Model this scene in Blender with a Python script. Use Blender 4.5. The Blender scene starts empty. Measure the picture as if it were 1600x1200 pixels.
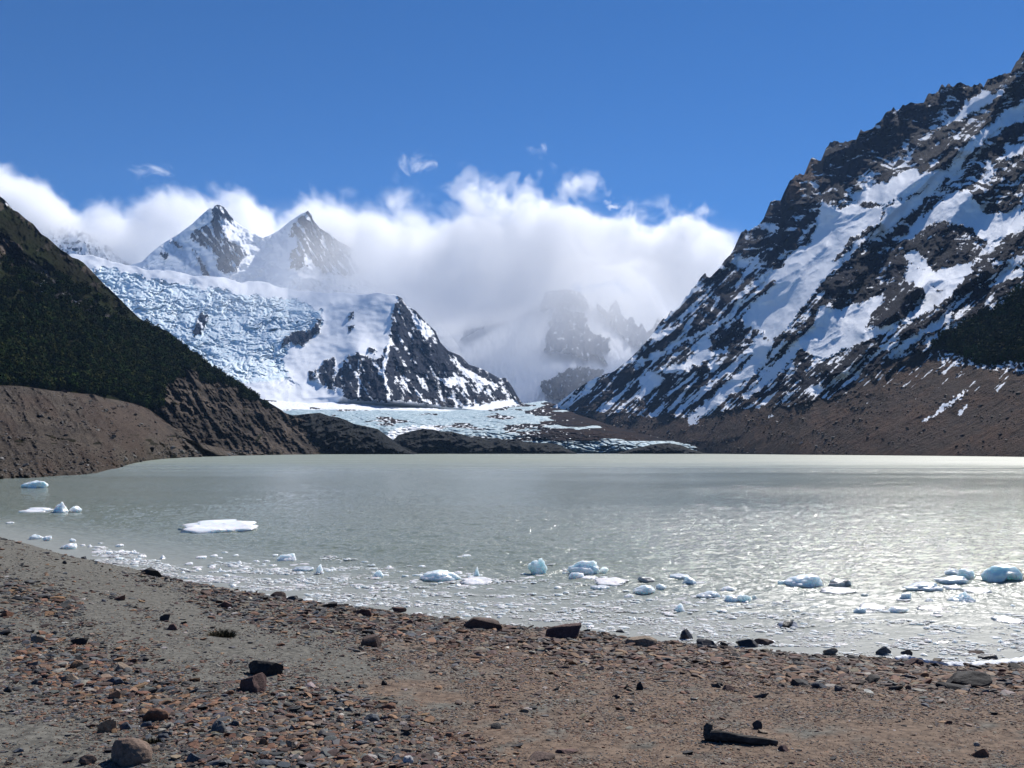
# Glacial lake under snowy mountains.  Units: metres, camera at x=y=0 looking along +Y, lake level z=0.
import bpy, math, random
import numpy as np
R = math.radians
scene = bpy.context.scene
COL = scene.collection
F, CX, HY, H = 1400.0, 800.0, 706.0, 3.5      # lens and eye height above the lake
rng = np.random.default_rng(11)
random.seed(5)
SUN_AZ, SUN_EL = R(31), R(44)

# ------------------------------------------------------------------ noise
_perm = np.random.default_rng(3).permutation(4096)
_P = np.concatenate([_perm, _perm, _perm])
_ga = np.random.default_rng(4).uniform(0, 2*np.pi, 4096)
_gx, _gy = np.cos(_ga), np.sin(_ga)
_g3 = np.random.default_rng(9).normal(size=(4096, 3)); _g3 /= np.linalg.norm(_g3, axis=1)[:, None]
def perlin2(x, y, seed=0):
    x = np.asarray(x, float) + seed*17.31; y = np.asarray(y, float) + seed*9.73
    xi = np.floor(x).astype(np.int64); yi = np.floor(y).astype(np.int64)
    xf = x - xi; yf = y - yi
    u = xf*xf*xf*(xf*(xf*6-15)+10); v = yf*yf*yf*(yf*(yf*6-15)+10)
    def g(a, b):
        h = _P[(_P[(xi+a) & 4095] + yi + b) & 4095]
        return _gx[h]*(xf-a) + _gy[h]*(yf-b)
    n0 = g(0, 0)*(1-u) + g(1, 0)*u
    n1 = g(0, 1)*(1-u) + g(1, 1)*u
    return (n0*(1-v) + n1*v)*1.45
def perlin3(p, seed=0):
    p = np.asarray(p, float) + seed*7.77
    i = np.floor(p).astype(np.int64); f = p - i
    w = f*f*f*(f*(f*6-15)+10)
    out = 0
    for a in (0, 1):
        for b in (0, 1):
            for c in (0, 1):
                h = _P[(_P[(_P[(i[:, 0]+a) & 4095] + i[:, 1]+b) & 4095] + i[:, 2]+c) & 4095]
                g = _g3[h]
                d = g[:, 0]*(f[:, 0]-a) + g[:, 1]*(f[:, 1]-b) + g[:, 2]*(f[:, 2]-c)
                out = out + d*(w[:, 0] if a else 1-w[:, 0])*(w[:, 1] if b else 1-w[:, 1])*(w[:, 2] if c else 1-w[:, 2])
    return out*1.5
def fbm(x, y, o=5, seed=0, gain=.5, lac=2.03):
    t = 0; a = 1; s = 0
    for k in range(o):
        t = t + a*perlin2(x, y, seed+k*3.1); s += a; a *= gain; x = x*lac; y = y*lac
    return t/s*1.5
def ridged(x, y, o=5, seed=0, gain=.52, lac=2.07):
    t = 0; a = 1; s = 0; w = 1
    for k in range(o):
        n = 1-np.abs(perlin2(x, y, seed+k*5.3)); n = n*n*w
        w = np.clip(n*1.6, 0, 1)
        t = t + a*n; s += a; a *= gain; x = x*lac; y = y*lac
    return t/s
def worley(x, y, seed=0):
    x = np.asarray(x, float)+seed*13.7; y = np.asarray(y, float)+seed*5.3
    xi = np.floor(x).astype(np.int64); yi = np.floor(y).astype(np.int64)
    f1 = np.full(x.shape, 9.); f2 = f1.copy(); rid = np.zeros(x.shape)
    for i in (-1, 0, 1):
        for j in (-1, 0, 1):
            h = _P[(_P[(xi+i) & 4095] + yi + j) & 4095]
            d = np.hypot(xi+i+.5+.45*_gx[h]-x, yi+j+.5+.45*_gy[h]-y)
            n = d < f1; f2 = np.where(n, f1, np.minimum(f2, d)); rid = np.where(n, h/4096., rid); f1 = np.where(n, d, f1)
    return f1, f2, rid
def sstep(a, b, x):
    t = np.clip((x-a)/(b-a), 0, 1); return t*t*(3-2*t)
def inpoly(poly, x, y):
    px = np.array([p[0] for p in poly], float); py = np.array([p[1] for p in poly], float)
    c = np.zeros(np.shape(x), bool); j = len(px)-1
    for i in range(len(px)):
        if py[i] != py[j]:
            k = ((py[i] > y) != (py[j] > y)) & (x < (px[j]-px[i])*(y-py[i])/(py[j]-py[i])+px[i])
            c ^= k
        j = i
    return c
def segdist(pts, x, y):
    d = np.full(np.shape(x), 1e9)
    for (x0, y0), (x1, y1) in zip(pts[:-1], pts[1:]):
        dx, dy = x1-x0, y1-y0
        t = np.clip(((x-x0)*dx+(y-y0)*dy)/(dx*dx+dy*dy+1e-9), 0, 1)
        d = np.minimum(d, np.hypot(x-x0-t*dx, y-y0-t*dy))
    return d

# ------------------------------------------------------------------ objects
def tag(o, label=None, cat=None, group=None, kind=None):
    if label: o['label'] = label
    if cat: o['category'] = cat
    if group: o['group'] = group
    if kind: o['kind'] = kind
    return o
def mesh(name, co, quads=None, tris=None, attrs=None, colors=None, mat=None, smooth=True):
    me = bpy.data.meshes.new(name)
    co = np.asarray(co, np.float32)
    me.vertices.add(len(co)); me.vertices.foreach_set('co', co.ravel())
    fl = []; st = []; n = 0
    for fa, k in ((quads, 4), (tris, 3)):
        if fa is not None and len(fa):
            fa = np.asarray(fa, np.int32); fl.append(fa.ravel()); st.append(n+np.arange(len(fa))*k); n += fa.size
    fl = np.concatenate(fl); st = np.concatenate(st).astype(np.int32)
    me.loops.add(len(fl)); me.loops.foreach_set('vertex_index', fl)
    me.polygons.add(len(st)); me.polygons.foreach_set('loop_start', st)
    me.update(calc_edges=True)
    me.polygons.foreach_set('use_smooth', np.full(len(st), smooth))
    for k, v in (attrs or {}).items():
        a = me.attributes.new(k, 'FLOAT', 'POINT'); a.data.foreach_set('value', np.asarray(v, np.float32).ravel())
    for k, v in (colors or {}).items():
        a = me.attributes.new(k, 'FLOAT_COLOR', 'POINT')
        v = np.asarray(v, np.float32); v = np.concatenate([v, np.ones((len(v), 1), np.float32)], 1)
        a.data.foreach_set('color', v.ravel())
    me.validate()
    if mat: me.materials.append(mat)
    return me
def link(name, me, parent=None, loc=(0, 0, 0), rot=(0, 0, 0), sc=(1, 1, 1)):
    o = bpy.data.objects.new(name, me); COL.objects.link(o)
    o.location = loc; o.rotation_euler = rot; o.scale = sc
    if parent: o.parent = parent
    return o
def gridquads(nr, nc):
    i = np.arange(nr*nc).reshape(nr, nc)
    return np.stack([i[:-1, :-1], i[:-1, 1:], i[1:, 1:], i[1:, :-1]], -1).reshape(-1, 4)
def P(u, v, d):
    return np.stack([(u-CX)/F*d, d, H+(HY-v)/F*d], -1)

# ------------------------------------------------------------------ materials
class NT:
    def __init__(s, name):
        s.m = bpy.data.materials.new(name); s.m.use_nodes = True; s.t = s.m.node_tree
        s.t.nodes.clear(); s.out = s.t.nodes.new('ShaderNodeOutputMaterial')
    def n(s, typ, **kw):
        x = s.t.nodes.new('ShaderNode'+typ)
        for k, v in kw.items():
            setattr(x, k, v)
        return x
    def set(s, sock, v):
        if hasattr(v, 'links'): s.t.links.new(v, sock)
        elif v is not None:
            try: sock.default_value = v
            except Exception: sock.default_value = (*v, 1)
    def math(s, op, a, b=None, c=None, clamp=False):
        x = s.n('Math', operation=op, use_clamp=clamp)
        for i, q in enumerate((a, b, c)): s.set(x.inputs[i], q)
        return x.outputs[0]
    def mix(s, f, a, b, mode='MIX'):
        x = s.n('Mix', data_type='RGBA', blend_type=mode)
        s.set(x.inputs[0], f); s.set(x.inputs[6], a); s.set(x.inputs[7], b)
        return x.outputs[2]
    def ramp(s, f, a, b, inter='SMOOTHSTEP', lo=0., hi=1.):
        x = s.n('MapRange', interpolation_type=inter)
        s.set(x.inputs[0], f); s.set(x.inputs[1], a); s.set(x.inputs[2], b); s.set(x.inputs[3], lo); s.set(x.inputs[4], hi)
        return x.outputs[0]
    def pos(s): return s.n('NewGeometry').outputs['Position']
    def obj(s): return s.n('TexCoord').outputs['Object']
    def mapped(s, vec, scale=(1, 1, 1), rot=(0, 0, 0)):
        x = s.n('Mapping'); s.set(x.inputs[0], vec); x.inputs['Scale'].default_value = scale; x.inputs['Rotation'].default_value = rot
        return x.outputs[0]
    def noise(s, vec, scale, detail=4, rough=.5, dist=0.):
        x = s.n('TexNoise'); s.set(x.inputs['Vector'], vec); x.inputs['Scale'].default_value = scale
        x.inputs['Detail'].default_value = detail; x.inputs['Roughness'].default_value = rough; x.inputs['Distortion'].default_value = dist
        return x.outputs[0]
    def voro(s, vec, scale, feature='F1', out=0, rand=1.):
        x = s.n('TexVoronoi', feature=feature); s.set(x.inputs['Vector'], vec); x.inputs['Scale'].default_value = scale
        x.inputs['Randomness'].default_value = rand
        return x.outputs[out]
    def attr(s, name, out='Fac'):
        return s.n('Attribute', attribute_name=name).outputs[out]
    def bump(s, h, strength=1., dist=1., normal=None):
        x = s.n('Bump'); x.inputs['Strength'].default_value = strength; x.inputs['Distance'].default_value = dist
        s.set(x.inputs['Height'], h)
        if normal: s.set(x.inputs['Normal'], normal)
        return x.outputs[0]
    def bsdf(s, color, rough=.9, normal=None, spec=.2, **kw):
        x = s.n('BsdfPrincipled'); s.set(x.inputs['Base Color'], color); s.set(x.inputs['Roughness'], rough)
        s.set(x.inputs['Specular IOR Level'], spec)
        if normal: s.set(x.inputs['Normal'], normal)
        for k, v in kw.items(): s.set(x.inputs[k], v)
        s.t.links.new(x.outputs[0], s.out.inputs[0]); return s.m

def mountain_material(name, rock_a, rock_b, unit=1., snow_col=(.86, .88, .91), bump=1.):
    """snow / rock / scree / turf / blue ice blended by vertex attributes and broken up by noise; unit = size of the finest detail in metres"""
    t = NT(name); p = t.pos()
    n1 = t.noise(p, .02/unit, 8, .62); n2 = t.noise(p, .09/unit, 7, .65); n3 = t.noise(p, .4/unit, 4, .6)
    rock = t.mix(t.ramp(n1, .35, .65), rock_a, rock_b)
    rock = t.mix(t.ramp(n2, .3, .72), t.mix(.55, rock, (.01, .01, .012)), rock)
    scree = t.mix(t.ramp(n1, .38, .62), (.10, .07, .057), (.072, .056, .05))
    red = t.attr('red')
    scree = t.mix(red, scree, (.13, .075, .052))
    scree = t.mix(t.ramp(n2, .35, .7), t.mix(.5, scree, (.03, .028, .026)), scree)
    turf = t.mix(t.ramp(n2, .35, .65), (.016, .026, .008), (.04, .042, .014))
    ice = t.mix(t.ramp(n2, .35, .62), (.62, .79, .86), (.87, .91, .93))
    def m(a, w=.5):
        v = t.math('ADD', t.attr(a), t.math('MULTIPLY', t.math('SUBTRACT', n2, .5), w))
        v = t.math('ADD', v, t.math('MULTIPLY', t.math('SUBTRACT', n3, .5), w*.8))
        return t.ramp(v, .45, .55)
    c = t.mix(m('scree', .7), rock, scree)
    c = t.mix(m('turf', .6), c, turf)
    fs = m('snow', .42); fi = m('ice', .35)
    white = t.mix(fi, snow_col, ice)
    c = t.mix(fs, c, white)
    h = t.math('ADD', t.math('MULTIPLY', n2, 3.2), t.math('MULTIPLY', n3, 1.1))
    b = t.bump(t.math('MULTIPLY', h, t.math('SUBTRACT', 1.0, t.math('MULTIPLY', fs, .86))), .9*bump, 2.6*unit)
    return t.bsdf(c, t.ramp(fs, 0, 1, lo=1., hi=.8), b, .04)

# ------------------------------------------------------------------ terrain sheets
def interp(pts, u, k):
    a = np.array(pts, float); o = np.argsort(a[:, 0], kind='stable'); a = a[o]
    return np.interp(u, a[:, 0], a[:, k])
def sheet(name, ridge, base, nu, nt, mat, fields, prof=1.0, back=.35, u_range=None, drop=.8, kind='structure', tpow=1.0):
    """A slope between a foot line and a ridge line (each a list of (u, v) with depth given separately), with real relief,
    and a far side that falls away behind the ridge."""
    (rv, rd), (bv, bd) = ridge, base
    u0, u1 = u_range
    u = np.linspace(u0, u1, nu)
    if isinstance(rv, list): vr = interp(rv, u, 1)
    vb = interp(bv, u, 1); dr = interp(rd, u, 1); db = interp(bd, u, 1)
    t = (np.linspace(0, 1, nt)**tpow)[:, None]
    U = np.repeat(u[None], nt, 0)
    V = vb[None]*(1-t) + vr[None]*t
    w = max(3, nu//14); pad = np.pad(vr, w, mode='edge'); vs = pad.copy()
    for _ in range(2): vs = np.convolve(np.pad(vs, w, mode='edge'), np.ones(2*w+1)/(2*w+1), 'valid')
    vs = vs[w:-w]                                        # depth follows the broad shape of the slope, not each tooth of the ridge
    g = np.clip((vb[None]-V)/np.maximum(vb-vs, 3)[None], 0, 1.4)**prof
    D = db[None]*(1-g) + dr[None]*g
    T = np.repeat(t, nu, 1)
    f = fields(U, V, T, D)
    D = D - f.pop('relief', 0)*np.minimum(1, T*14)
    D = np.maximum(D, 40)
    V = V + f.pop('dv', 0)
    pts = P(U, V, D)
    # the far side
    nb = 14
    dl = D[-1]; vl = pts[-1]
    rows = []
    for k in range(1, nb+1):
        s = k/nb
        q = vl.copy(); q[:, 1] += dl*back*s; q[:, 0] += 0
        q[:, 2] = vl[:, 2] - (vl[:, 2]+4)*drop*s*(.6+.4*s) + (1-s)*s*fbm(u/60., s*4+u*0, 4, 3)*dl*.02
        rows.append(q)
    allp = np.concatenate([pts.reshape(-1, 3)]+rows)
    at = {}
    for k in ('snow', 'ice', 'scree', 'turf', 'red'):
        a = f.get(k, np.zeros_like(U)); a = np.broadcast_to(a, U.shape)
        at[k] = np.concatenate([a.ravel()]+[a[-1]]*nb)
    o = link(name, mesh(name, allp, gridquads(nt+nb, nu), attrs=at, mat=mat))
    o['kind'] = kind
    return o, (U, V, T, D, pts, f)
SKY = (.074, .75, 0.0, 10.0); SUN = 4.7; EXPO = 0.5; HAZE = 1/45000
CLOUD_D, MIST_D, CLOUD_G, VB, STEP, WAVE = .009, .0011, .2, 28, .45, .31
# ------------------------------------------------------------------ traced shapes (photo pixels; some traced on 3x / 4x enlargements)
def zt(ox, oy, k): return lambda pts: [(ox+x/k, oy+y/k) for x, y in pts]
z1, z2 = zt(0, 230, 4), zt(1200, 60, 3)
zc, z3, z4 = zt(400, 230, 4), zt(1000, 300, 3), zt(1200, 300, 3)
z5, z6, z7 = zt(0, 500, 4), zt(400, 450, 4), zt(800, 450, 4)
def union(polys, U, V, wob=5., sc=14., seed=1):
    a = U + fbm(U/sc, V/sc, 6, seed, .68)*wob*1.9; b = V + fbm(U/sc, V/sc, 6, seed+50, .68)*wob*1.9
    m = np.zeros(U.shape, bool)
    for p in polys: m |= inpoly(p, a, b)
    return m.astype(float)
def waterline(pairs): return [(u, HY+(H+.5)*F/d) for u, d in pairs]

# ---- the mountain on the right
RM_RIDGE = [(800,652),(840,641),(870,632),(900,608),(930,590),(960,580),(985,560),(1000,545),(1015,528),(1030,505),(1060,480),(1080,455),(1098,430),(1102,426),(1107,436),(1120,423),
 (1150,385),(1158,362),(1165,358),(1170,362),(1190,347),(1200,330),(1203,315),(1207,313),(1222,313),(1228,295),(1235,280),(1248,272),(1261,272),(1264,255),(1268,245),(1278,250),(1287,249),
 (1290,231),(1303,220),(1316,222),(1325,221),(1340,216),(1345,205),(1358,203),(1372,195),(1385,175),(1392,172),(1404,172),(1412,163),(1445,160),(1450,149),(1454,147),(1468,145),(1472,131),
 (1477,137),(1483,130),(1488,136),(1502,128),(1512,134),(1520,136),(1530,130),(1538,138),(1542,125),(1560,118),(1565,116),(1583,113),(1588,100),(1597,83),(1604,76),(1650,52),(1740,20),(1900,-60),(2140,-150)]
_u = np.arange(1000, 2140, 3.); _v = np.interp(_u, [q[0] for q in RM_RIDGE], [q[1] for q in RM_RIDGE])
_v = _v - 9*np.maximum(0, fbm(_u/9, _u*0, 3, 33))**1.2 + 4*np.maximum(0, -fbm(_u/7, _u*0, 3, 34))
RM_RIDGE = [q for q in RM_RIDGE if q[0] < 1000]+list(zip(_u, _v))
RM_SNOW = [z2([(1010,240),(1050,260),(1110,240),(1050,300),(990,340),(890,390),(800,415),(890,340),(950,280)]),
 z2([(1110,330),(1200,310),(1200,395),(1090,420),(1040,460),(930,560),(900,620),(840,660),(700,790),(620,850),(560,890),(520,880),(600,760),(690,740),(830,640),(920,510),(980,450),(1080,380)]),
 z2([(845,605),(750,625),(690,660),(600,740),(640,750),(720,710),(780,680),(840,630)]),
 z2([(700,600),(620,640),(500,690),(380,730),(400,760),(560,780),(640,720),(720,640)]),
 z2([(250,760),(340,800),(400,780),(540,800),(520,860),(380,940),(300,1050),(200,1200),(0,1200),(100,1010),(200,960),(240,830)]),
 z2([(880,720),(940,700),(990,800),(1040,840),(1200,780),(1200,880),(1040,960),(980,920),(960,880),(850,870),(780,860),(640,950),(600,960),(700,850)]),
 z2([(1010,560),(1060,590),(1050,660),(1010,680),(1030,620)]), z2([(1110,500),(1200,490),(1200,540),(1120,560)]),
 z2([(0,870),(38,870),(36,910),(0,890)]),
 z3([(850,240),(900,330),(940,320),(1040,210),(1100,190),(1170,60),(1200,60),(1200,110),(1160,170),(1060,220),(960,330),(880,390),(830,460),(800,510),(740,570),(690,640),(640,680),(600,690),(560,640),(500,640),(480,600),(520,520),(620,450),(720,390),(700,300),(760,250)]),
 z3([(555,685),(625,700),(580,800),(520,870),(440,940),(360,1000),(300,1050),(235,1100),(225,1075),(235,1045),(310,980),(390,910),(440,860),(505,790),(535,750)]), z3([(740,700),(780,690),(720,780),(640,860),(560,930),(500,970),(470,965),(560,880),(650,790)]), z3([(0,860),(60,840),(120,870),(60,930),(0,980)]),
 z3([(320,680),(350,640),(240,690),(140,740),(0,820),(0,785),(100,740),(200,690),(300,645),(420,575),(470,520),(460,560),(400,610),(350,660)]),
 z3([(330,690),(330,750),(415,725),(415,742),(300,800),(220,828),(150,852),(95,847),(100,825),(190,800),(240,760),(280,710)]),
 z3([(480,720),(550,690),(610,690),(600,705),(520,715),(470,730)]),
 z3([(850,540),(900,560),(990,540),(1060,520),(1150,480),(1130,520),(1080,590),(1050,640),(1010,680),(1080,650),(1200,610),(1200,640),(1080,690),(960,740),(860,790),(800,760),(700,710),(760,680),(800,640),(840,590)]),
 z3([(370,490),(365,520),(330,570),(290,610),(262,645),(290,600),(340,550),(352,495)]),
 z3([(555,150),(600,140),(640,150),(640,190),(600,180)]),
 z3([(740,320),(850,230),(860,270),(800,330),(700,380),(640,400),(560,440),(600,390),(680,340)]),
 z3([(560,285),(548,330),(522,370),(480,405),(468,385),(520,340)]),
 z3([(830,150),(880,120),(1000,100),(1150,60),(1130,110),(1050,150),(960,220),(920,280),(890,330),(860,270),(850,230),(800,220)]),
 z4([(900,20),(850,140),(900,150),(960,170),(1000,210),(1040,250),(1080,210),(1200,180),(1200,60),(1100,110),(1000,90),(960,30)]),
 z4([(600,20),(660,60),(640,110),(570,170),(520,180),(560,110),(590,60)]),
 z4([(640,420),(650,350),(680,345),(740,370),(760,430),(800,470),(870,455),(840,500),(780,540),(700,590),(620,610),(540,640),(480,640),(420,680),(380,700),(260,785),(200,760),(100,710),(160,680),(210,620),(240,530),(300,540),(340,570),(380,530),(440,520),(520,490),(550,480),(520,530),(480,590),(440,650),(560,640),(680,580),(740,500),(730,450)]),
 z4([(640,290),(690,280),(740,320),(770,370),(850,350),(970,330),(930,400),(870,460),(810,465),(760,430),(740,370),(680,340)]),
 z4([(1040,430),(1110,380),(1200,360),(1200,390),(1100,420),(1040,445)]), z4([(1060,330),(1110,310),(1100,340),(1050,340)]), z4([(1120,330),(1200,290),(1200,310),(1140,345)]),
 z4([(720,705),(800,655),(900,605),(950,590),(890,640),(810,690),(730,720)]), z4([(465,775),(540,735),(620,685),(605,715),(560,742)]), z4([(960,625),(1010,600),(985,640)]), z4([(560,760),(640,700),(760,620),(860,560),(870,575),(780,640),(680,710),(580,775)]), z4([(720,640),(800,600),(870,590),(820,630),(740,665)]),
 z4([(720,1080),(800,1020),(880,960),(940,920),(930,940),(850,1000),(780,1050),(730,1085)]), z4([(880,1040),(930,1004),(935,1012),(890,1044)]), z4([(0,1060),(30,1035),(32,1042),(5,1066)])]
RM_ROCK = [z4([(400,230),(430,200),(520,230),(530,300),(600,250),(660,320),(640,410),(550,470),(480,505),(430,515),(370,535),(330,560),(290,530),(250,515),(280,420),(330,350)]),
 z4([(560,480),(640,430),(720,440),(720,470),(680,560),(600,600),(520,620),(430,650),(480,580)]),
 z4([(80,660),(110,620),(200,590),(215,620),(170,670),(120,700),(80,690)]),
 z4([(600,240),(740,200),(780,150),(900,150),(990,190),(1020,260),(960,330),(850,330),(770,380),(740,310),(680,270)]),
 z3([(320,690),(380,620),(450,580),(490,640),(500,680),(420,720),(340,755),(330,720)]),
 z3([(640,400),(700,450),(750,460),(740,490),(660,500)]), z3([(740,370),(830,340),(860,350),(800,400),(750,400)]),
 z4([(860,480),(930,400),(1060,310),(1080,230),(1200,190),(1200,290),(1120,320),(1040,390),(1010,440),(900,500),(820,540)])]
RM_FOREST = z4([(740,742),(800,704),(900,645),(1000,600),(1060,565),(1120,515),(1200,455),(1420,330),(2900,-300),(2900,800),(1200,800),(1050,812),(960,800),(900,762),(830,738)])
RM_SCREE = [(800,660),(900,640),(1000,652),(1090,652),(1150,640),(1210,636),(1300,622),(1325,612),(1385,563),(1450,548),(1480,546),(1520,566),(1560,574),(1760,574),(2200,570),(2200,760),(800,760)]
RM_RIBS = [([(1605,85),(1530,205),(1420,310),(1335,380),(1290,430),(1210,540)], 130, 30), ([(1640,235),(1500,320),(1460,390),(1440,430),(1390,500)], 95, 26),
 ([(1345,385),(1325,440),(1290,490),(1240,520)], 110, 26), ([(1435,450),(1405,485),(1350,520)], 90, 20), ([(1640,330),(1530,420),(1470,480),(1370,545),(1300,580)], 100, 30),
 ([(1150,500),(1120,530),(1110,555)], 95, 20), ([(1290,385),(1250,420),(1210,440)], 45, 16), ([(1190,540),(1130,570),(1040,580)], 60, 14), ([(1450,270),(1400,305),(1380,350)], 55, 14),
 ([(1102,430),(1090,480),(1040,540)], 60, 20), ([(1235,280),(1240,340),(1190,420),(1150,470)], 70, 26), ([(1345,205),(1360,260),(1300,320)], 60, 24)]
def right_fields(U, V, T, D):
    k = D/2200.
    al = (-U*.72+V*.69); ac = (U*.69+V*.72)
    wu = fbm(U/70, V/70, 3, 8)*14
    rel = (ridged((ac+wu)/95, al/240, 5, 2)-.45)*95 + (ridged((ac+wu)/34, al/70, 4, 6)-.45)*34 + fbm(U/20, V/20, 4, 9)*18 + (ridged(U/14, V/9, 3, 12)-.4)*10
    for pts, amp, w in RM_RIBS:
        d = segdist(pts, U+wu*.35, V+wu*.3)
        rel = rel + amp*np.exp(-(d/w)**1.25)
    hf = (ridged((ac+wu)/34, al/70, 4, 6)-.45)*34 + fbm(U/20, V/20, 4, 9)*18 + (ridged(U/14, V/9, 3, 12)-.4)*10
    fall2 = fbm((ac+wu*.6)/10, al/110, 4, 24)
    snow = union(RM_SNOW, U, V, 4, 12, 3)
    rock = union(RM_ROCK, U, V, 4, 12, 5)
    forest = union([RM_FOREST], U, V, 4, 16, 4)
    scree = union([RM_SCREE], U, V, 5, 22, 6); tawny = union([[(1261,252),(1269,243),(1288,250),(1284,292),(1262,290)], [(1226,305),(1238,280),(1248,271),(1263,272),(1258,306),(1230,318)]], U, V, 2, 9, 7)
    snow = snow*(1-tawny)
    low = sstep(560, 640, V+(1300-U)*.12)
    strata = fbm(U/46+V/150, V/5.0+fbm(U/40, V/40, 3, 21)*2.2, 4, 14)
    fall = fbm(ac/5.5, al/42, 4, 17)
    speck = fbm(U/7, V/5, 4, 19)
    fine = fbm(U/3.2, V/2.6, 3, 23)
    left_ = sstep(1330, 1150, U)
    vr_ = np.interp(U, [q[0] for q in RM_RIDGE], [q[1] for q in RM_RIDGE])
    near_ridge = sstep(95, 25, V-vr_)*sstep(1080, 1200, U)
    s = np.where(V < 420, .43+.42*strata+.12*speck+.1*fine, .44+.16*strata+.3*fall+.12*speck+.1*fine) + .4*fall2*(1-near_ridge) - .0075*hf + .03*left_ - .12*near_ridge
    zone = sstep(560, 600, V)*(1-sstep(655, 690, V))*(1-sstep(1330, 1420, U))
    s = s + zone*(-.07+.5*np.maximum(fall, -.3)+.1*fine)
    s = np.where(rock > 0, .31+.26*strata+.2*speck+.16*fine+.25*fall-.006*hf, s)
    s = np.where(snow > 0, .92+.35*np.minimum(0, fall+.15)+.3*np.minimum(0, speck+.25), s)
    sc_sn = .14+.95*np.maximum(0, fall-.1)*(1-sstep(610, 680, V+(U-1100)*.06))+.25*np.maximum(0, speck-.1)
    s = np.where((scree > 0) & (snow < 1), sc_sn, s)
    s = np.where(forest > 0, 0, s)
    edge = (np.abs(V-(562+np.maximum(0, U-1500)*.12)) < 10) & (U > 1465)
    s = np.where(edge & (speck > .12), .8, s)
    sm = np.where(snow > 0, .25, 1.)*np.where((scree > 0), .42, 1.)
    soft = (ridged((ac+wu)/95, al/240, 3, 2)-.45)*95
    for pts, amp, w in RM_RIBS:
        soft = soft + amp*np.exp(-(segdist(pts, U, V)/w)**1.25)
    rel = soft + (rel-soft)*sm
    rel = np.where(scree > 0, rel*(.35+.65*(1-sstep(600, 700, V))), rel)
    rel = rel + forest*0
    return dict(relief=rel*k, snow=s, scree=np.maximum(np.maximum(scree*.95, zone*.5*sstep(575, 625, V)), tawny*.8), turf=forest*.95, red=tawny+.35*scree*sstep(-.1, .5, fbm(U/60, V/30, 3, 31)))
RM_BASE_D = [(800,3150),(870,2900),(940,2300),(1000,2000),(1060,1760),(1110,1560),(1180,1290),(1250,1080),(1400,845),(1600,612),(1750,520),(2140,400)]
mat_right = mountain_material('snowy_rock_right', (.012, .016, .029), (.024, .026, .040), unit=1.)  # rock tones lowered and blued: part of the slope's shade is in the colour
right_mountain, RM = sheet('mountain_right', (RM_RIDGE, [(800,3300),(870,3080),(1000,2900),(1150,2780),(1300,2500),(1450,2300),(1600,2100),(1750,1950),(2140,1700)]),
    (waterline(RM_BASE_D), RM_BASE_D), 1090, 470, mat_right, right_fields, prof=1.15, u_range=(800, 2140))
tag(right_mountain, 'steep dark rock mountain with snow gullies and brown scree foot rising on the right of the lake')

# ---- ice fall, snow shelf and dark pyramid
M1_RIDGE = [(20,380),(60,392),(150,402),(180,408),(220,418),(300,430),(400,440),(450,452),(500,458),(560,459),(600,457),(616,460),(622,463),(628,466),(636,478),(650,486),(662,500),(680,517),(688,535),
 (700,548),(720,556),(733,570),(740,572),(752,576),(766,583),(780,591),(790,590),(800,604),(808,618),(815,629),(830,634),(860,640)]
_u = np.arange(20, 612, 4.); _v = np.interp(_u, [q[0] for q in M1_RIDGE], [q[1] for q in M1_RIDGE])+5*fbm(_u/40, _u*0, 4, 55)
M1_RIDGE = list(zip(_u, _v))+[q for q in M1_RIDGE if q[0] > 612]
M1_ROCK = [z6([(890,40),(870,110),(840,200),(850,290),(780,440),(720,450),(640,400),(560,440),(500,540),(480,620),(540,690),(640,700),(830,715),(900,700),(1100,730),(1250,745),(1400,720),(1600,690),(1680,740),(1680,640),(1600,560),(1500,490),(1390,440),(1250,350),(1160,280),(1090,190),(1000,110),(930,40)]),
 z6([(490,440),(430,450),(390,490),(400,540),(370,580),(440,620),(470,640),(490,560),(500,450)]), z6([(330,520),(380,510),(390,560),(340,570)]),
 z6([(190,300),(260,265),(330,270),(370,240),(385,190),(405,195),(400,260),(340,320),(290,365),(240,340),(200,345),(160,360),(170,335)]),
 z6([(575,170),(610,150),(620,175),(580,200)]), z6([(575,240),(610,235),(590,270),(575,280)]), z6([(700,380),(730,372),(755,385),(740,402),(710,398)]),
 [(316,488),(326,497),(314,519),(303,527),(300,516)]]
M1_SNOWIN = [z6([(950,110),(1010,190),(1090,240),(1110,290),(1060,320),(1010,250),(980,190)]), z6([(1230,420),(1300,500),(1420,560),(1530,620),(1480,615),(1380,590),(1290,540)]),
 z6([(500,440),(545,360),(560,380),(520,470),(490,560),(480,590)]), z6([(480,600),(550,650),(550,690),(520,680),(470,640)]), z6([(800,460),(830,330),(850,300),(830,420),(800,520),(830,620),(845,715),(828,712),(815,620),(770,520)]),
 z6([(1120,560),(1300,560),(1330,590),(1200,620)]), z6([(640,440),(655,600),(650,690),(640,690),(640,560)])]
M1_ICE = [(140,415),(200,428),(300,445),(400,462),(470,470),(505,485),(500,512),(455,535),(440,560),(455,600),(500,628),(420,640),(150,640),(60,520)]
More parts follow.
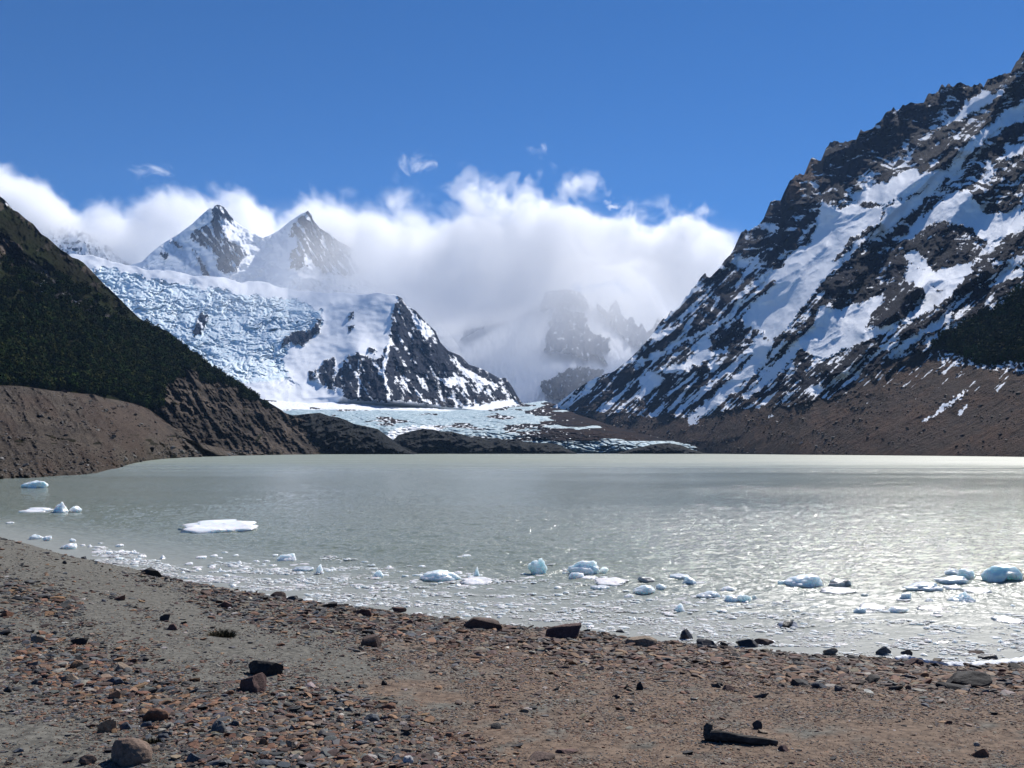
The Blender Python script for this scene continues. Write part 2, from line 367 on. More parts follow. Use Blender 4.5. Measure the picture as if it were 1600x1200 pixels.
def massif_fields(U, V, T, D):
    rock = union(M1_ROCK, U, V, 3.2, 9, 41); sin_ = union(M1_SNOWIN, U, V, 2.5, 9, 42)
    ice = union([M1_ICE], U, V, 7, 25, 43)*(1-rock)*(1-sstep(575, 615, V+(U-430)*.1))
    wx = fbm(U/40, V/40, 3, 44)*14
    wy = fbm(U/22, V/16, 4, 52)*9
    blocks = 0
    for sx_, sy_, am, sd in ((52, 9, 44, 4), (21, 13, 40, 1), (10, 7, 30, 2), (5, 4, 15, 3)):
        f1, f2, rid = worley((U+wx+wy)/sx_, (V+wx*.5-wy)/sy_, sd)
        blocks = blocks + am*((rid-.5) - .75*np.exp(-(f2-f1)/.12) + .35*(.6-f1))
    blocks = blocks*(.45+.55*sstep(-.25, .3, fbm(U/60, V/30, 3, 53)))
    rel = fbm(U/90, V/60, 4, 47)*70
    pyr = [(622,463),(612,520),(600,560),(606,635)]
    rel = rel + 420*np.exp(-(segdist(pyr, U, V)/60)**1.3) + 120*np.exp(-(segdist([(640,480),(690,560),(730,625)], U, V)/24)**1.3)
    rel = rel + 130*np.exp(-(segdist([(560,545),(545,620)], U, V)/22)**1.5) + 70*np.exp(-(segdist([(470,530),(495,510),(500,498)], U, V)/8)**1.5)
    rel = rel + 60*np.exp(-(segdist([(740,572),(770,625)], U, V)/16)**1.3)
    rel = rel + rock*((ridged(U/26, V/44, 5, 48)-.4)*110 + fbm(U/7, V/7, 4, 49)*26)
    rel = rel + ice*blocks*.78
    speck = fbm(U/6, V/4.5, 4, 50); fall = fbm((U*.8-V*.5)/7., (U*.5+V*.8)/34., 4, 51)
    s = .93 + .3*np.minimum(0, speck+.2)
    r = .3 + .2*speck + .42*fall + .25*fbm(U/14, V/20, 4, 56)
    right = sstep(560, 680, U)
    r = r + right*.1*sstep(560, 600, V) + .22*np.maximum(fall, 0)*sstep(585, 625, V)*right
    s = np.where((rock > 0) & (sin_ < 1), r, s)
    scree = rock*sstep(590, 625, V)*sstep(600, 640, U)
    return dict(relief=rel, snow=s, ice=ice*.98, scree=scree*.45, red=scree*.3)
mat_massif = mountain_material('snow_and_blue_ice', (.022, .03, .052), (.04, .045, .066), unit=1.6)
massif, M1 = sheet('mountain_glacier', (M1_RIDGE, [(20,6100),(150,5800),(450,5450),(622,4700),(700,4150),(860,3500)]),
    ([(20,660),(300,650),(450,636),(550,632),(620,637),(700,643),(780,648),(860,650)], [(20,3500),(450,3100),(620,3050),(860,3050)]), 720, 300, mat_massif, massif_fields, prof=1.0, u_range=(20, 860))
tag(massif, 'snow covered mountain with a blue ice fall and a dark rock pyramid above the far end of the lake')

# ---- twin peaks behind
M2_RIDGE = [(110,470),(160,440),(200,415),(222,409),(235,396),(255,380),(280,365),(300,350),(318,333),(328,325),(333,326),(337,319),(345,321),(352,325),(358,335),(366,344),(376,352),(390,360),(410,372),(420,368),(436,360),
 (452,346),(462,340),(470,334),(476,332),(481,329),(486,334),(490,345),(500,357),(512,363),(528,376),(545,385),(562,396),(600,425),(680,490),(730,560),(770,640)]
M2_ROCK = [z1([(1335,365),(1380,355),(1465,455),(1440,465),(1400,440),(1390,510),(1420,580),(1500,620),(1550,670),(1500,700),(1490,760),(1430,800),(1350,750),(1370,690),(1320,640),(1250,610),(1190,570),(1200,530),(1270,500),(1330,450),(1320,400)]),
 z1([(1060,595),(1090,585),(1140,620),(1120,630)]), z1([(1190,630),(1230,660),(1300,770),(1310,830),(1270,790),(1220,670)]), z1([(1000,650),(1050,670),(1040,700),(1000,690)]),
 zc([(330,395),(365,460),(430,515),(480,560),(600,615),(660,660),(760,740),(600,800),(420,780),(330,700),(300,640),(320,740),(270,770),(210,760),(220,660),(260,600),(270,560),(210,560),(220,500),(260,450)])]
def peak_fields(U, V, T, D):
    rock = union(M2_ROCK, U, V, 3, 8, 61)
    rel = fbm(U/50, V/40, 5, 62, .6)*130
    rel = rel + 330*np.exp(-(segdist([(340,320),(352,370),(362,430)], U, V)/30)**1.2) + 330*np.exp(-(segdist([(481,330),(472,380),(465,430)], U, V)/26)**1.2)
    rel = rel + 120*np.exp(-(segdist([(250,385),(300,420),(325,440)], U, V)/12)**1.3)
    rel = rel + rock*((ridged(U/18, V/30, 4, 63)-.4)*120 + fbm(U/6, V/6, 3, 64)*30)
    sp = fbm(U/5, V/5, 4, 65); st = fbm((U-V*.6)/6, (U*.6+V)/26, 3, 66)
    s = np.where(rock > 0, np.float64(.32)+.2*sp+.75*st, .93+.5*np.minimum(0, sp+.2)+.4*np.minimum(0, st+.3))
    return dict(relief=rel, snow=s)
mat_peaks = mountain_material('snowy_peak_rock', (.028, .034, .052), (.05, .052, .068), unit=2.2)
peaks, _ = sheet('mountain_peaks', (M2_RIDGE, [(110,6900),(345,6700),(480,6700),(770,6500)]), ([(110,490),(480,520),(770,650)], [(110,6000),(480,5800),(770,5200)]), 460, 170, mat_peaks, peak_fields, u_range=(110, 770))
tag(peaks, 'two pointed snow and rock peaks half in cloud behind the ice fall')
M3_RIDGE = [(20,392),(50,370),(70,352),(84,350),(95,345),(102,342),(110,347),(122,356),(130,363),(140,366),(150,374),(163,378),(172,388),(180,398),(230,430),(280,470)]
def far_fields(U, V, T, D):
    sp = fbm(U/9, V/8, 4, 71)
    return dict(relief=fbm(U/24, V/24, 5, 72)*140+(ridged(U/16, V/26, 4, 73)-.4)*130, snow=.6+.5*sp+.2*fbm(U/5, V/5, 3, 74))
far_ridge, _ = sheet('mountain_far', (M3_RIDGE, [(20,7750),(280,7800)]), ([(20,480),(280,490)], [(20,6300),(280,6300)]), 200, 90, mat_peaks, far_fields, u_range=(20, 280))
tag(far_ridge, 'faint rocky ridge veiled by cloud between the left hill and the peaks')

# ---- towers in the mist
M4_RIDGE = [(560,600),(640,560),(700,510),(740,480),(770,472),(800,462),(830,458),(860,455),(885,452),(905,456),(915,466),(925,478),(930,482),(933,473),(940,479),(950,489),(954,478),(958,474),(963,467),(967,478),(971,491),(980,501),(984,495),
 (988,494),(994,507),(998,512),(1001,504),(1004,506),(1010,519),(1020,513),(1027,497),(1034,500),(1045,488),(1080,470),(1120,440),(1200,420)]
M4_ROCK = [z7([(270,115),(460,155),(480,260),(560,300),(600,300),(610,390),(560,400),(600,480),(520,420),(460,440),(300,400),(200,390),(230,210),(250,180)]),
 z7([(500,60),(520,100),(560,170),(640,250),(720,330),(800,370),(900,330),(1000,200),(900,60),(700,60)]), z7([(170,600),(250,560),(280,540),(400,490),(560,510),(620,600),(470,700),(340,690),(280,700),(200,660)]),
 [(740,480),(830,450),(905,446),(920,480),(880,480),(862,480),(850,490),(835,476),(800,480),(760,510),(720,530)]]
def tower_fields(U, V, T, D):
    rock = union(M4_ROCK, U, V, 3, 10, 81)
    rel = rock*190 + (ridged(U/22, V/44, 5, 82, .6)-.4)*(50+190*rock) + fbm(U/8, V/14, 4, 83)*30
    sp = fbm(U/6, V/8, 4, 84)
    return dict(relief=rel, snow=np.where(rock > 0, .34+.36*sp, .92+.3*np.minimum(0, sp+.2)))
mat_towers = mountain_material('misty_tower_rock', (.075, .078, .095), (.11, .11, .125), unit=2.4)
towers, _ = sheet('mountain_towers', (M4_RIDGE, [(560,7200),(860,7600),(1000,7900),(1200,7700)]), ([(560,655),(1200,655)], [(560,4900),(860,4700),(1200,4700)]), 480, 170, mat_towers, tower_fields, u_range=(560, 1200))
tag(towers, 'jagged rock towers and snow slopes fading into mist at the head of the valley')

# ---- valley glacier reaching the lake
GL_RIDGE = [(380,622),(480,630),(550,627),(620,633),(700,640),(760,641),(815,631),(850,626),(870,632),(900,647),(950,663),(1000,675),(1050,683),(1100,690),(1150,699),(1200,706)]
def glacier_fields(U, V, T, D):
    wx = fbm(U/60, V/16, 3, 91)*6
    crev = ridged((U+wx*2)/26, (V+wx)/5.5, 4, 92)
    blocks = ridged((U+wx)/9, (V+wx)/5, 4, 93)
    front = sstep(686, 692, V)
    f1, f2, rid = worley((U+wx*3)/17, (V+wx)/4.2, 7)
    rel = ((rid-.5)*26-22*np.exp(-(f2-f1)/.12))*(.6+.4*front)*(1-.3*sstep(820, 950, U)*(1-front)) + (blocks-.45)*16 + fbm(U/50, V/14, 3, 94)*26
    deb = sstep(-.12, .3, fbm(U/60, V/9, 3, 95)+sstep(730, 930, U)*.85-.34+sstep(645, 668, V)*(1-sstep(684, 690, V))*.15)
    apron = (1-sstep(632, 646, V-np.clip(U-560, 0, 140)*.02))*(1-sstep(690, 740, U)) + union([[(590,690),(620,668),(700,664),(690,672),(640,690)]], U, V, 3, 9, 96)
    apron = np.clip(apron, 0, 1)
    sp = fbm(U/6, V/2.4, 4, 97)
    s = .93+.35*np.minimum(0, sp+.3)*(1-apron)
    s = np.where((deb > .5) & (front < .5), .4-.34*sstep(790, 930, U)+.55*sp, s)
    s = np.where(front > .5, .66+.5*sp, s)
    ice = np.clip(1-apron*1.2-deb*.6, 0, 1)
    return dict(relief=rel, snow=np.where(front > .5, .8+.25*sp, s), ice=np.where(front > .5, 1., ice), scree=deb*(1-front)*1.0, red=.5*deb, turf=front)
def glacier_material():
    t = NT('glacier_ice'); p = t.pos()
    n1 = t.noise(p, .012, 8, .6); n2 = t.noise(p, .06, 7, .65)
    ice = t.mix(t.ramp(n2, .33, .66), (.15, .26, .32), (.46, .56, .6))
    ice = t.mix(t.attr('turf'), ice, t.mix(t.ramp(n2, .3, .7), (.1, .17, .21), (.45, .6, .67)))
    rock = t.mix(t.ramp(n1, .4, .6), (.048, .037, .034), (.034, .032, .035))
    v = t.math('ADD', t.attr('snow'), t.math('MULTIPLY', t.math('SUBTRACT', n2, .5), .6))
    c = t.mix(t.ramp(v, .42, .58), rock, t.mix(t.ramp(t.attr('ice'), .3, .7), (.85, .87, .9), ice))
    return t.bsdf(c, t.ramp(v, .42, .58, lo=1., hi=.6), t.bump(n2, 1., 5.), t.ramp(v, .42, .58, lo=.0, hi=.2))
glacier, _ = sheet('glacier', (GL_RIDGE, [(380,3050),(815,3100),(870,2950),(1000,2300),(1100,1900),(1200,1750)]),
    (waterline([(380,1720),(1200,1600)]), [(380,1720),(900,1720),(1200,1600)]), 620, 220, glacier_material(),
    lambda U, V, T, D: glacier_fields(U, V, T, D), prof=3.2, u_range=(380, 1200), back=.02)
tag(glacier, 'low blue glacier tongue streaked with brown debris where it meets the lake')

# ---- dark rock knolls by the far shore
def knoll_mat():
    t = NT('dark_glacier_polished_rock'); p = t.pos()
    n1 = t.noise(p, .03, 8, .6); n2 = t.noise(t.mapped(p, (1, 1, 1.8)), .14, 7, .62)
    c = t.mix(t.ramp(n1, .4, .62), (.011, .014, .017), (.036, .037, .037))
    c = t.mix(t.ramp(n2, .3, .7), t.mix(.6, c, (.006, .007, .008)), c)
    return t.bsdf(c, .95, t.bump(n2, 1., 5.), .05)
mat_knoll = knoll_mat()
def knoll_fields(seed, wy=1.):
    def f(U, V, T, D):
        w = fbm(U/40, V/20, 3, seed)*12
        return dict(relief=(ridged((U*.6+V*1.2+w)/34, (U-V*.6)/60, 5, seed+1)-.4)*70 + (ridged(U/13, V/9, 4, seed+2)-.4)*26 + 60*np.sin(np.pi*np.clip(T, 0, 1)))
    return f
for kn, rid, d0, d1, sd, lab in (
    ('hill_knoll', [(440,650),(468,648),(485,646),(500,645),(515,650),(528,652),(540,656),(552,662),(566,665),(590,670),(602,679),(612,686),(622,694),(634,702),(648,709)], 1330, 1480, 201, 'dark smooth rock knoll at the far left corner of the lake'),
    ('hill_knoll', [(604,712),(612,690),(622,680),(634,676),(646,673),(660,670),(676,671),(690,674),(704,674),(720,678),(735,683),(748,682),(762,687),(776,686),(790,687),(802,686),(820,690),(840,692),(856,692),(872,695),(884,700),(892,704),(902,709)], 1560, 1660, 211, 'long low dark rock hump in front of the glacier tongue'),
    ('hill_knoll', [(968,709),(980,703),(992,700),(1004,698),(1016,695),(1030,693),(1044,692),(1056,694),(1066,696),(1080,702),(1092,705),(1106,709)], 1580, 1650, 221, 'small dark rock hump beside the blue ice front')):
    ua, ub = rid[0][0], rid[-1][0]
    o, _ = sheet(kn, (rid, [(ua, d1), (ub, d1)]), (waterline([(ua, d0), (ub, d0)]), [(ua, d0), (ub, d0)]), 240, 70, mat_knoll, knoll_fields(sd), u_range=(ua, ub), back=.06, drop=1.1)
    tag(o, lab)

# ---- wooded hill on the left
LH_RIDGE = [(-460,20),(-250,150),(-90,250),(-40,284),(-12,300),(-4,304),(3,309),(8,313),(13,322),(20,328),(28,331),(40,342),(52,350),(62,364),(75,372),(88,384),(96,391),(104,395),(112,402),(122,405),(130,410),(137,417),(146,426),(152,436),(160,444),(170,450),
 (180,460),(190,470),(200,482),(208,490),(216,496),(232,506),(246,512),(262,517),(280,532),(298,548),(312,561),(330,574),(350,589),(372,605),(388,613),(402,620),(416,632),(432,639),(448,646),(460,650),(472,656),(484,664),(494,674),(503,681),(514,685),(526,688),(536,696),(545,708)]
LH_ROCK = [z5([(1030,420),(1080,340),(1150,290),(1300,350),(1450,400),(1560,330),(1700,420),(1900,560),(2200,840),(1400,860),(1200,760),(1000,610),(950,560)]), z1([(-60,500),(0,530),(60,560),(120,620),(170,700),(150,770),(90,740),(0,690),(-60,650)])]
LH_SCREE = [z1([(180,700),(230,720),(330,820),(450,900),(560,980),(700,1070),(760,1090),(680,1080),(560,1050),(420,1010),(330,960),(260,870),(220,780)])]
LH_SNOW = [z1([(240,790),(262,782),(285,830),(310,880),(322,935),(296,930),(262,905),(252,850)]), z1([(385,905),(412,915),(400,925)]), z1([(462,950),(500,985),(480,975)]), z1([(10,320),(40,350),(60,375),(35,360)]), z1([(400,590),(440,605),(420,612)])]
LH_FOREST = [(-460,430),(-90,470),(0,478),(60,468),(110,486),(150,500),(210,510),(262,530),(310,566),(340,578),(300,574),(276,590),(258,604),(254,632),(240,640),(225,636),(160,618),(60,606),(0,600),(-90,596),(-460,580)]
def left_fields(U, V, T, D):
    rock = union(LH_ROCK, U, V, 5, 18, 101); snow = union(LH_SNOW, U, V, 2, 6, 102); scree = union(LH_SCREE, U, V, 3, 12, 103)
    w = fbm(U/60, V/60, 3, 104)*16
    rel = fbm(U/110, V/90, 4, 105)*34 + (ridged((U*.75-V*.66+w)/40, (U*.66+V*.75)/110, 5, 106)-.4)*(18+42*rock) + rock*((ridged((U*.82-V*.57)/11, (U*.57+V*.82)/60, 5, 107)-.4)*24+fbm(U/10, V/8, 5, 108, .6)*16)
    top = sstep(30, 5, (V-np.interp(U, [q[0] for q in LH_RIDGE], [q[1] for q in LH_RIDGE])))
    rel = rel + fbm(U/9, V/9, 4, 109)*(4+7*top)
    bare = sstep(.12, .4, fbm(U/26, V/20, 4, 110)+.35*top-.05)
    turf = np.clip(1-rock-scree-.55*bare*(V < 480), 0, 1)
    turf = np.where(rock > 0, .12+.6*fbm(U/16, V/16, 4, 111), turf)
    return dict(relief=rel*D/1000, snow=snow*.9, scree=scree, turf=turf, red=0*U)
t_ = None
def left_material():
    t = NT('dark_turf_and_rock'); p = t.pos()
    n1 = t.noise(p, .02, 7, .6); n2 = t.noise(p, .11, 7, .65); n3 = t.noise(p, .5, 4, .6)
    rock = t.mix(t.ramp(n1, .35, .65), (.045, .038, .033), (.12, .096, .078))
    rock = t.mix(t.ramp(n2, .34, .6), (.016, .014, .013), rock)
    scree = t.mix(t.ramp(n2, .3, .7), (.05, .048, .048), (.08, .076, .074))
    turf = t.mix(t.ramp(n1, .35, .65), (.012, .012, .006), (.015, .02, .006))
    turf = t.mix(t.ramp(n2, .35, .7), t.mix(.4, turf, (.008, .010, .004)), turf)
    def m(a, w=.6):
        v = t.math('ADD', t.attr(a), t.math('MULTIPLY', t.math('SUBTRACT', n2, .5), w)); return t.ramp(v, .4, .6)
    c = t.mix(m('turf', .9), rock, turf); c = t.mix(m('scree'), c, scree); c = t.mix(m('snow', .9), c, (.8, .82, .85))
    return t.bsdf(c, .92, t.bump(t.math('ADD', n2, t.math('MULTIPLY', n3, .3)), .8, 4.), .02)
LH_BASE_D = [(-460,430),(-90,560),(0,600),(250,760),(420,1000),(545,1380)]
left_hill, LH = sheet('hill_left', (LH_RIDGE, [(-460,1000),(-90,1150),(0,1180),(300,1280),(545,1460)]), (waterline(LH_BASE_D), LH_BASE_D), 820, 300, left_material(), left_fields, u_range=(-460, 545), prof=1.1)
tag(left_hill, 'dark steep hillside of turf and rock on the left shore')

# ---- gravel moraine below it
MO_RIDGE = [(-460,585),(-90,598),(-40,600),(0,602),(30,603),(60,607),(86,611),(104,612),(128,615),(146,616),(160,621),(184,625),(206,630),(228,637),(244,650),(256,660),(270,673),(286,684),(304,693),(330,700),(360,705),(400,708.5),(440,709.5)]
MO_BASE_D = [(-460,78),(-90,104),(0,117),(60,122),(120,134),(150,146),(184,190),(205,262),(225,335),(245,410),(300,590),(360,780),(440,1150)]
def moraine_fields(U, V, T, D):
    a = (U*.8-V*.6); b = (U*.6+V*.8)
    rel = fbm(U/70, V/40, 4, 121)*16 + (ridged(a/36, b/140, 5, 122)-.4)*26 + fbm(U/9, V/6, 5, 123, .62)*4.5 + np.maximum(0, fbm(U/14, V/9, 2, 126)-.35)*12
    turf = sstep(.15, .4, fbm(U/30, V/8, 3, 124))*sstep(672, 684, V)*(1-sstep(690, 704, V))
    return dict(relief=rel*D/400, scree=1+0*U, turf=turf*.75, red=sstep(.0, .4, fbm(a/50, b/90, 3, 125)+.25*np.exp(-((V-640-.25*(U-100))/18)**2)))
def moraine_material():
    t = NT('moraine_gravel'); p = t.pos()
    n1 = t.noise(p, .03, 7, .6); n2 = t.noise(p, .25, 7, .7); v1 = t.voro(p, .8); v2 = t.voro(p, .45); n3 = t.noise(p, 1.1, 5, .7)
    c = t.mix(t.ramp(n1, .35, .65), (.105, .088, .074), (.16, .132, .108))
    c = t.mix(t.math('MULTIPLY', t.attr('red'), .5), c, (.115, .078, .062))
    c = t.mix(t.ramp(n2, .34, .7), t.mix(.45, c, (.04, .036, .034)), c)
    c = t.mix(t.math('MULTIPLY', t.ramp(n3, .44, .34), .75), c, (.04, .037, .034)); c = t.mix(t.math('MULTIPLY', t.ramp(n3, .56, .66), .6), c, (.2, .18, .16))
    c = t.mix(t.math('MULTIPLY', t.ramp(v2, .22, .12), t.ramp(n2, .5, .55)), c, (.02, .019, .019)); c = t.mix(t.math('MULTIPLY', t.ramp(v1, .22, .1), .5), c, (.21, .19, .17))
    tv = t.math('ADD', t.attr('turf'), t.math('MULTIPLY', t.math('SUBTRACT', n2, .5), .8))
    c = t.mix(t.ramp(tv, .4, .6), c, (.03, .028, .018))
    return t.bsdf(c, .95, t.bump(t.math('ADD', n2, t.math('ADD', t.math('MULTIPLY', v1, -.4), t.math('MULTIPLY', n3, .8))), 1., 2.2), .03)
moraine, MO = sheet('moraine_left', (MO_RIDGE, [(-460,330),(-90,400),(0,420),(160,490),(250,590),(300,700),(360,880),(440,1200)]), (waterline(MO_BASE_D), MO_BASE_D), 760, 170, moraine_material(), moraine_fields, prof=1.7, u_range=(-460, 440), back=.12, drop=.7)
tag(moraine, 'grey brown gravel moraine bank along the left shore')
# ------------------------------------------------------------------ stones
def ico(sub):
    g = (1+5**.5)/2
    v = [(-1,g,0),(1,g,0),(-1,-g,0),(1,-g,0),(0,-1,g),(0,1,g),(0,-1,-g),(0,1,-g),(g,0,-1),(g,0,1),(-g,0,-1),(-g,0,1)]
    f = [(0,11,5),(0,5,1),(0,1,7),(0,7,10),(0,10,11),(1,5,9),(5,11,4),(11,10,2),(10,7,6),(7,1,8),(3,9,4),(3,4,2),(3,2,6),(3,6,8),(3,8,9),(4,9,5),(2,4,11),(6,2,10),(8,6,7),(9,8,1)]
    v = [np.array(p, float)/np.linalg.norm(p) for p in v]
    for _ in range(sub):
        c = {}; nf = []
        def mid(a, b):
            k = (min(a, b), max(a, b))
            if k not in c:
                m = v[a]+v[b]; v.append(m/np.linalg.norm(m)); c[k] = len(v)-1
            return c[k]
        for a, b, d in f:
            x, y, z = mid(a, b), mid(b, d), mid(d, a)
            nf += [(a, x, z), (b, y, x), (d, z, y), (x, y, z)]
        f = nf
    return np.array(v), np.array(f)
ICO = [ico(k) for k in range(5)]
def rock_shape(sub, r, planes=9, cut=(.45, .85), rough=.05, seed=0):
    v, f = ICO[sub]; v = v.copy()
    for _ in range(planes):
        n = r.normal(size=3); n /= np.linalg.norm(n); c = r.uniform(*cut)
        e = v@n - c; v -= np.outer(np.maximum(e, 0), n)*.97
    if rough:
        v *= (1+rough*(perlin3(v*1.7, seed)+.6*perlin3(v*4, seed+9)+.35*perlin3(v*9, seed+4)))[:, None]
    lo, hi = v.min(0), v.max(0)
    return (v-(lo+hi)/2)/(hi-lo), f                      # unit box, centred

# ------------------------------------------------------------------ the beach
BP = [(0,1200,4.6),(400,1200,4.8),(800,1200,5.0),(1200,1200,5.2),(1600,1200,5.4),(0,1100,6.4),(400,1100,6.6),(800,1100,7.0),(1200,1100,7.4),(1600,1100,7.7),
 (0,1030,8.5),(400,1030,9.3),(800,1030,11.2),(1150,1030,13.2),(1600,1065,10.8),(0,960,12.),(200,960,12.8),(400,965,15.3),(0,900,17.),(150,903,18.)]
ctl = [tuple(P(np.float64(u), np.float64(v), np.float64(d))) for u, v, d in BP]
ctl += [((u-800)/F*d, d, z) for u, d, z in ((0,23.5,1.22),(50,24,.98),(100,24,.72),(200,24,.40),(300,22.6,.16),(0,28,.5),(100,28,.1))]
SHORE = [(-120,40.),(60,31.5),(150,28.5),(250,25.2),(300,23.6),(420,21.8),(600,19.7),(780,18.3),(950,17.1),(1100,16.2),(1250,15.6),(1400,15.1),(1600,14.85),(1800,14.7)]
for u, d in SHORE:
    if u >= 250: ctl.append(((u-800)/F*d, d, 0.))
    ctl.append(((u-800)/F*(d+4), d+4, -.55)); ctl.append(((u-800)/F*(d+14), d+14, -1.6))
ctl += [(0,0,1.78),(-3,0,1.95),(3,0,1.62),(0,-6,1.95),(-8,-6,2.6),(8,-6,1.6),(-14,4,3.0),(-20,14,3.2),(12,6,1.2),(18,12,.4),(-9,8,2.35),(-26,24,2.2)]
ctl = np.array(ctl, float)
def _tps():
    n = len(ctl); d = np.hypot(ctl[:, 0][:, None]-ctl[:, 0], ctl[:, 1][:, None]-ctl[:, 1])
    K = np.where(d > 0, d*d*np.log(d+1e-12), 0) + np.eye(n)*.02
    Q = np.c_[np.ones(n), ctl[:, :2]]
    A = np.block([[K, Q], [Q.T, np.zeros((3, 3))]])
    return np.linalg.solve(A, np.r_[ctl[:, 2], np.zeros(3)])
_W = _tps()
def ground0(x, y):
    x = np.asarray(x, float); y = np.asarray(y, float)
    out = _W[-3]+_W[-2]*x+_W[-1]*y
    for i in range(len(ctl)):
        d2 = (x-ctl[i, 0])**2+(y-ctl[i, 1])**2
        out = out + _W[i]*d2*.5*np.log(d2+1e-12)
    return out
def ground(x, y):
    z = ground0(x, y)
    z = z + .035*fbm(x*.55, y*.55, 4, 141) + .012*fbm(x*3, y*3, 4, 142)
    # a small eroded step running down the left slope
    return z
def project(x, y, z): return CX+F*x/y, HY-F*(z-H)/y
def hit(u, v, water=False):
    d = np.linspace(3, 60, 2400); x = (u-CX)/F*d; zr = H+(HY-v)/F*d; zg = ground(x, d)
    if water: zg = np.maximum(zg, 0)
    k = np.argmax(zg >= zr)
    if zg[k] < zr[k]: k = len(d)-1
    return x[k], d[k], max(zg[k], 0) if water else zg[k]
ys = np.concatenate([np.linspace(-6, 3, 30), 3*np.exp(np.linspace(0, np.log(46/3), 520))[1:]])
uu = np.linspace(-900, 2500, 620)
Yg = np.repeat(ys[:, None], len(uu), 1); Xg = (uu[None]-CX)/F*np.maximum(Yg, 3.0)*1.0
Zg = ground(Xg, Yg)
Zg = np.where(Yg > 30, np.minimum(Zg, Zg*0+3), Zg)
Ug, Vg = project(Xg, np.maximum(Yg, 3), Zg)
BARE = [([(90,885),(140,940),(230,990),(330,1040)], 20), ([(330,985),(430,1015),(560,1062),(680,1085)], 30), ([(560,1108),(700,1140),(860,1160),(1040,1180)], 24), ([(1190,1165),(1400,1150),(1600,1170)], 26), ([(-60,1140),(120,1190)], 36), ([(20,870),(160,905),(300,960)], 18)]
ROCKY = [([(330,925),(480,955),(620,975),(800,1000),(980,1020)], 34), ([(980,1020),(1200,1040),(1450,1060),(1650,1075)], 26), ([(70,1035),(200,1080),(300,1125),(470,1140),(560,1180)], 42), ([(20,925),(110,945)], 18), ([(480,1075),(640,1130),(760,1170)], 20), ([(300,1180),(700,1195)], 26)]
def zone(U, V, lst):
    o = np.zeros(np.shape(U))
    for pts, w in lst: o = np.maximum(o, np.exp(-(segdist(pts, U, V)/w)**2))
    return o
wetz = sstep(.22, .02, Zg)
redz = sstep(420, 760, Ug+fbm(Ug/90, Vg/40, 3, 151)*120)*(.75+.5*fbm(Ug/70, Vg/22, 3, 153))
def beach_material():
    t = NT('beach_gravel'); p = t.pos()
    n1 = t.noise(p, .8, 6, .6); n2 = t.noise(p, 14, 6, .7)
    va = t.voro(p, 42, out=1); vd = t.voro(p, 42); vb = t.voro(p, 110, out=1); vdb = t.voro(p, 110)
    sep = t.n('SeparateColor'); t.set(sep.inputs[0], va); sb = t.n('SeparateColor'); t.set(sb.inputs[0], vb)
    grey = t.mix(t.ramp(n2, .3, .7), (.05, .048, .042), (.17, .162, .138)); brown = t.mix(t.ramp(n2, .3, .7), (.065, .046, .035), (.205, .148, .106))
    rv = t.math('ADD', t.attr('red'), t.math('MULTIPLY', t.math('SUBTRACT', n1, .5), 1.1))
    base = t.mix(t.ramp(rv, .25, .8), grey, brown)
    st = t.mix(t.ramp(sep.outputs[0], .45, .55), (.035, .034, .035), t.mix(sep.outputs[1], (.24, .12, .065), (.28, .25, .21)))
    fs = t.math('MULTIPLY', t.ramp(sep.outputs[2], .35, .4), t.ramp(vd, .016, .010))
    st2 = t.mix(t.ramp(sb.outputs[0], .4, .6), (.03, .03, .031), t.mix(sb.outputs[1], (.22, .12, .07), (.27, .245, .21)))
    fs2 = t.math('MULTIPLY', t.ramp(sb.outputs[2], .2, .25), t.ramp(vdb, .0065, .0045))
    c = t.mix(fs2, base, st2); c = t.mix(t.math('MULTIPLY', fs, .9), c, st)
    wet = t.attr('wet')
    c = t.mix(t.math('MULTIPLY', wet, .6), c, (.022, .02, .018))
    h = t.math('ADD', t.math('MULTIPLY', n2, .35), t.math('ADD', t.math('MULTIPLY', fs2, .5), t.math('MULTIPLY', fs, 1.0)))
    return t.bsdf(c, t.ramp(wet, 0, 1, lo=.95, hi=.4), t.bump(h, 1., .018), .15)
beach = link('beach', mesh('beach', np.stack([Xg, Yg, Zg], -1).reshape(-1, 3), gridquads(*Xg.shape), attrs=dict(red=redz, wet=wetz*.9), mat=beach_material()))
tag(beach, 'stony grey and rust brown gravel beach in the foreground', kind='structure')

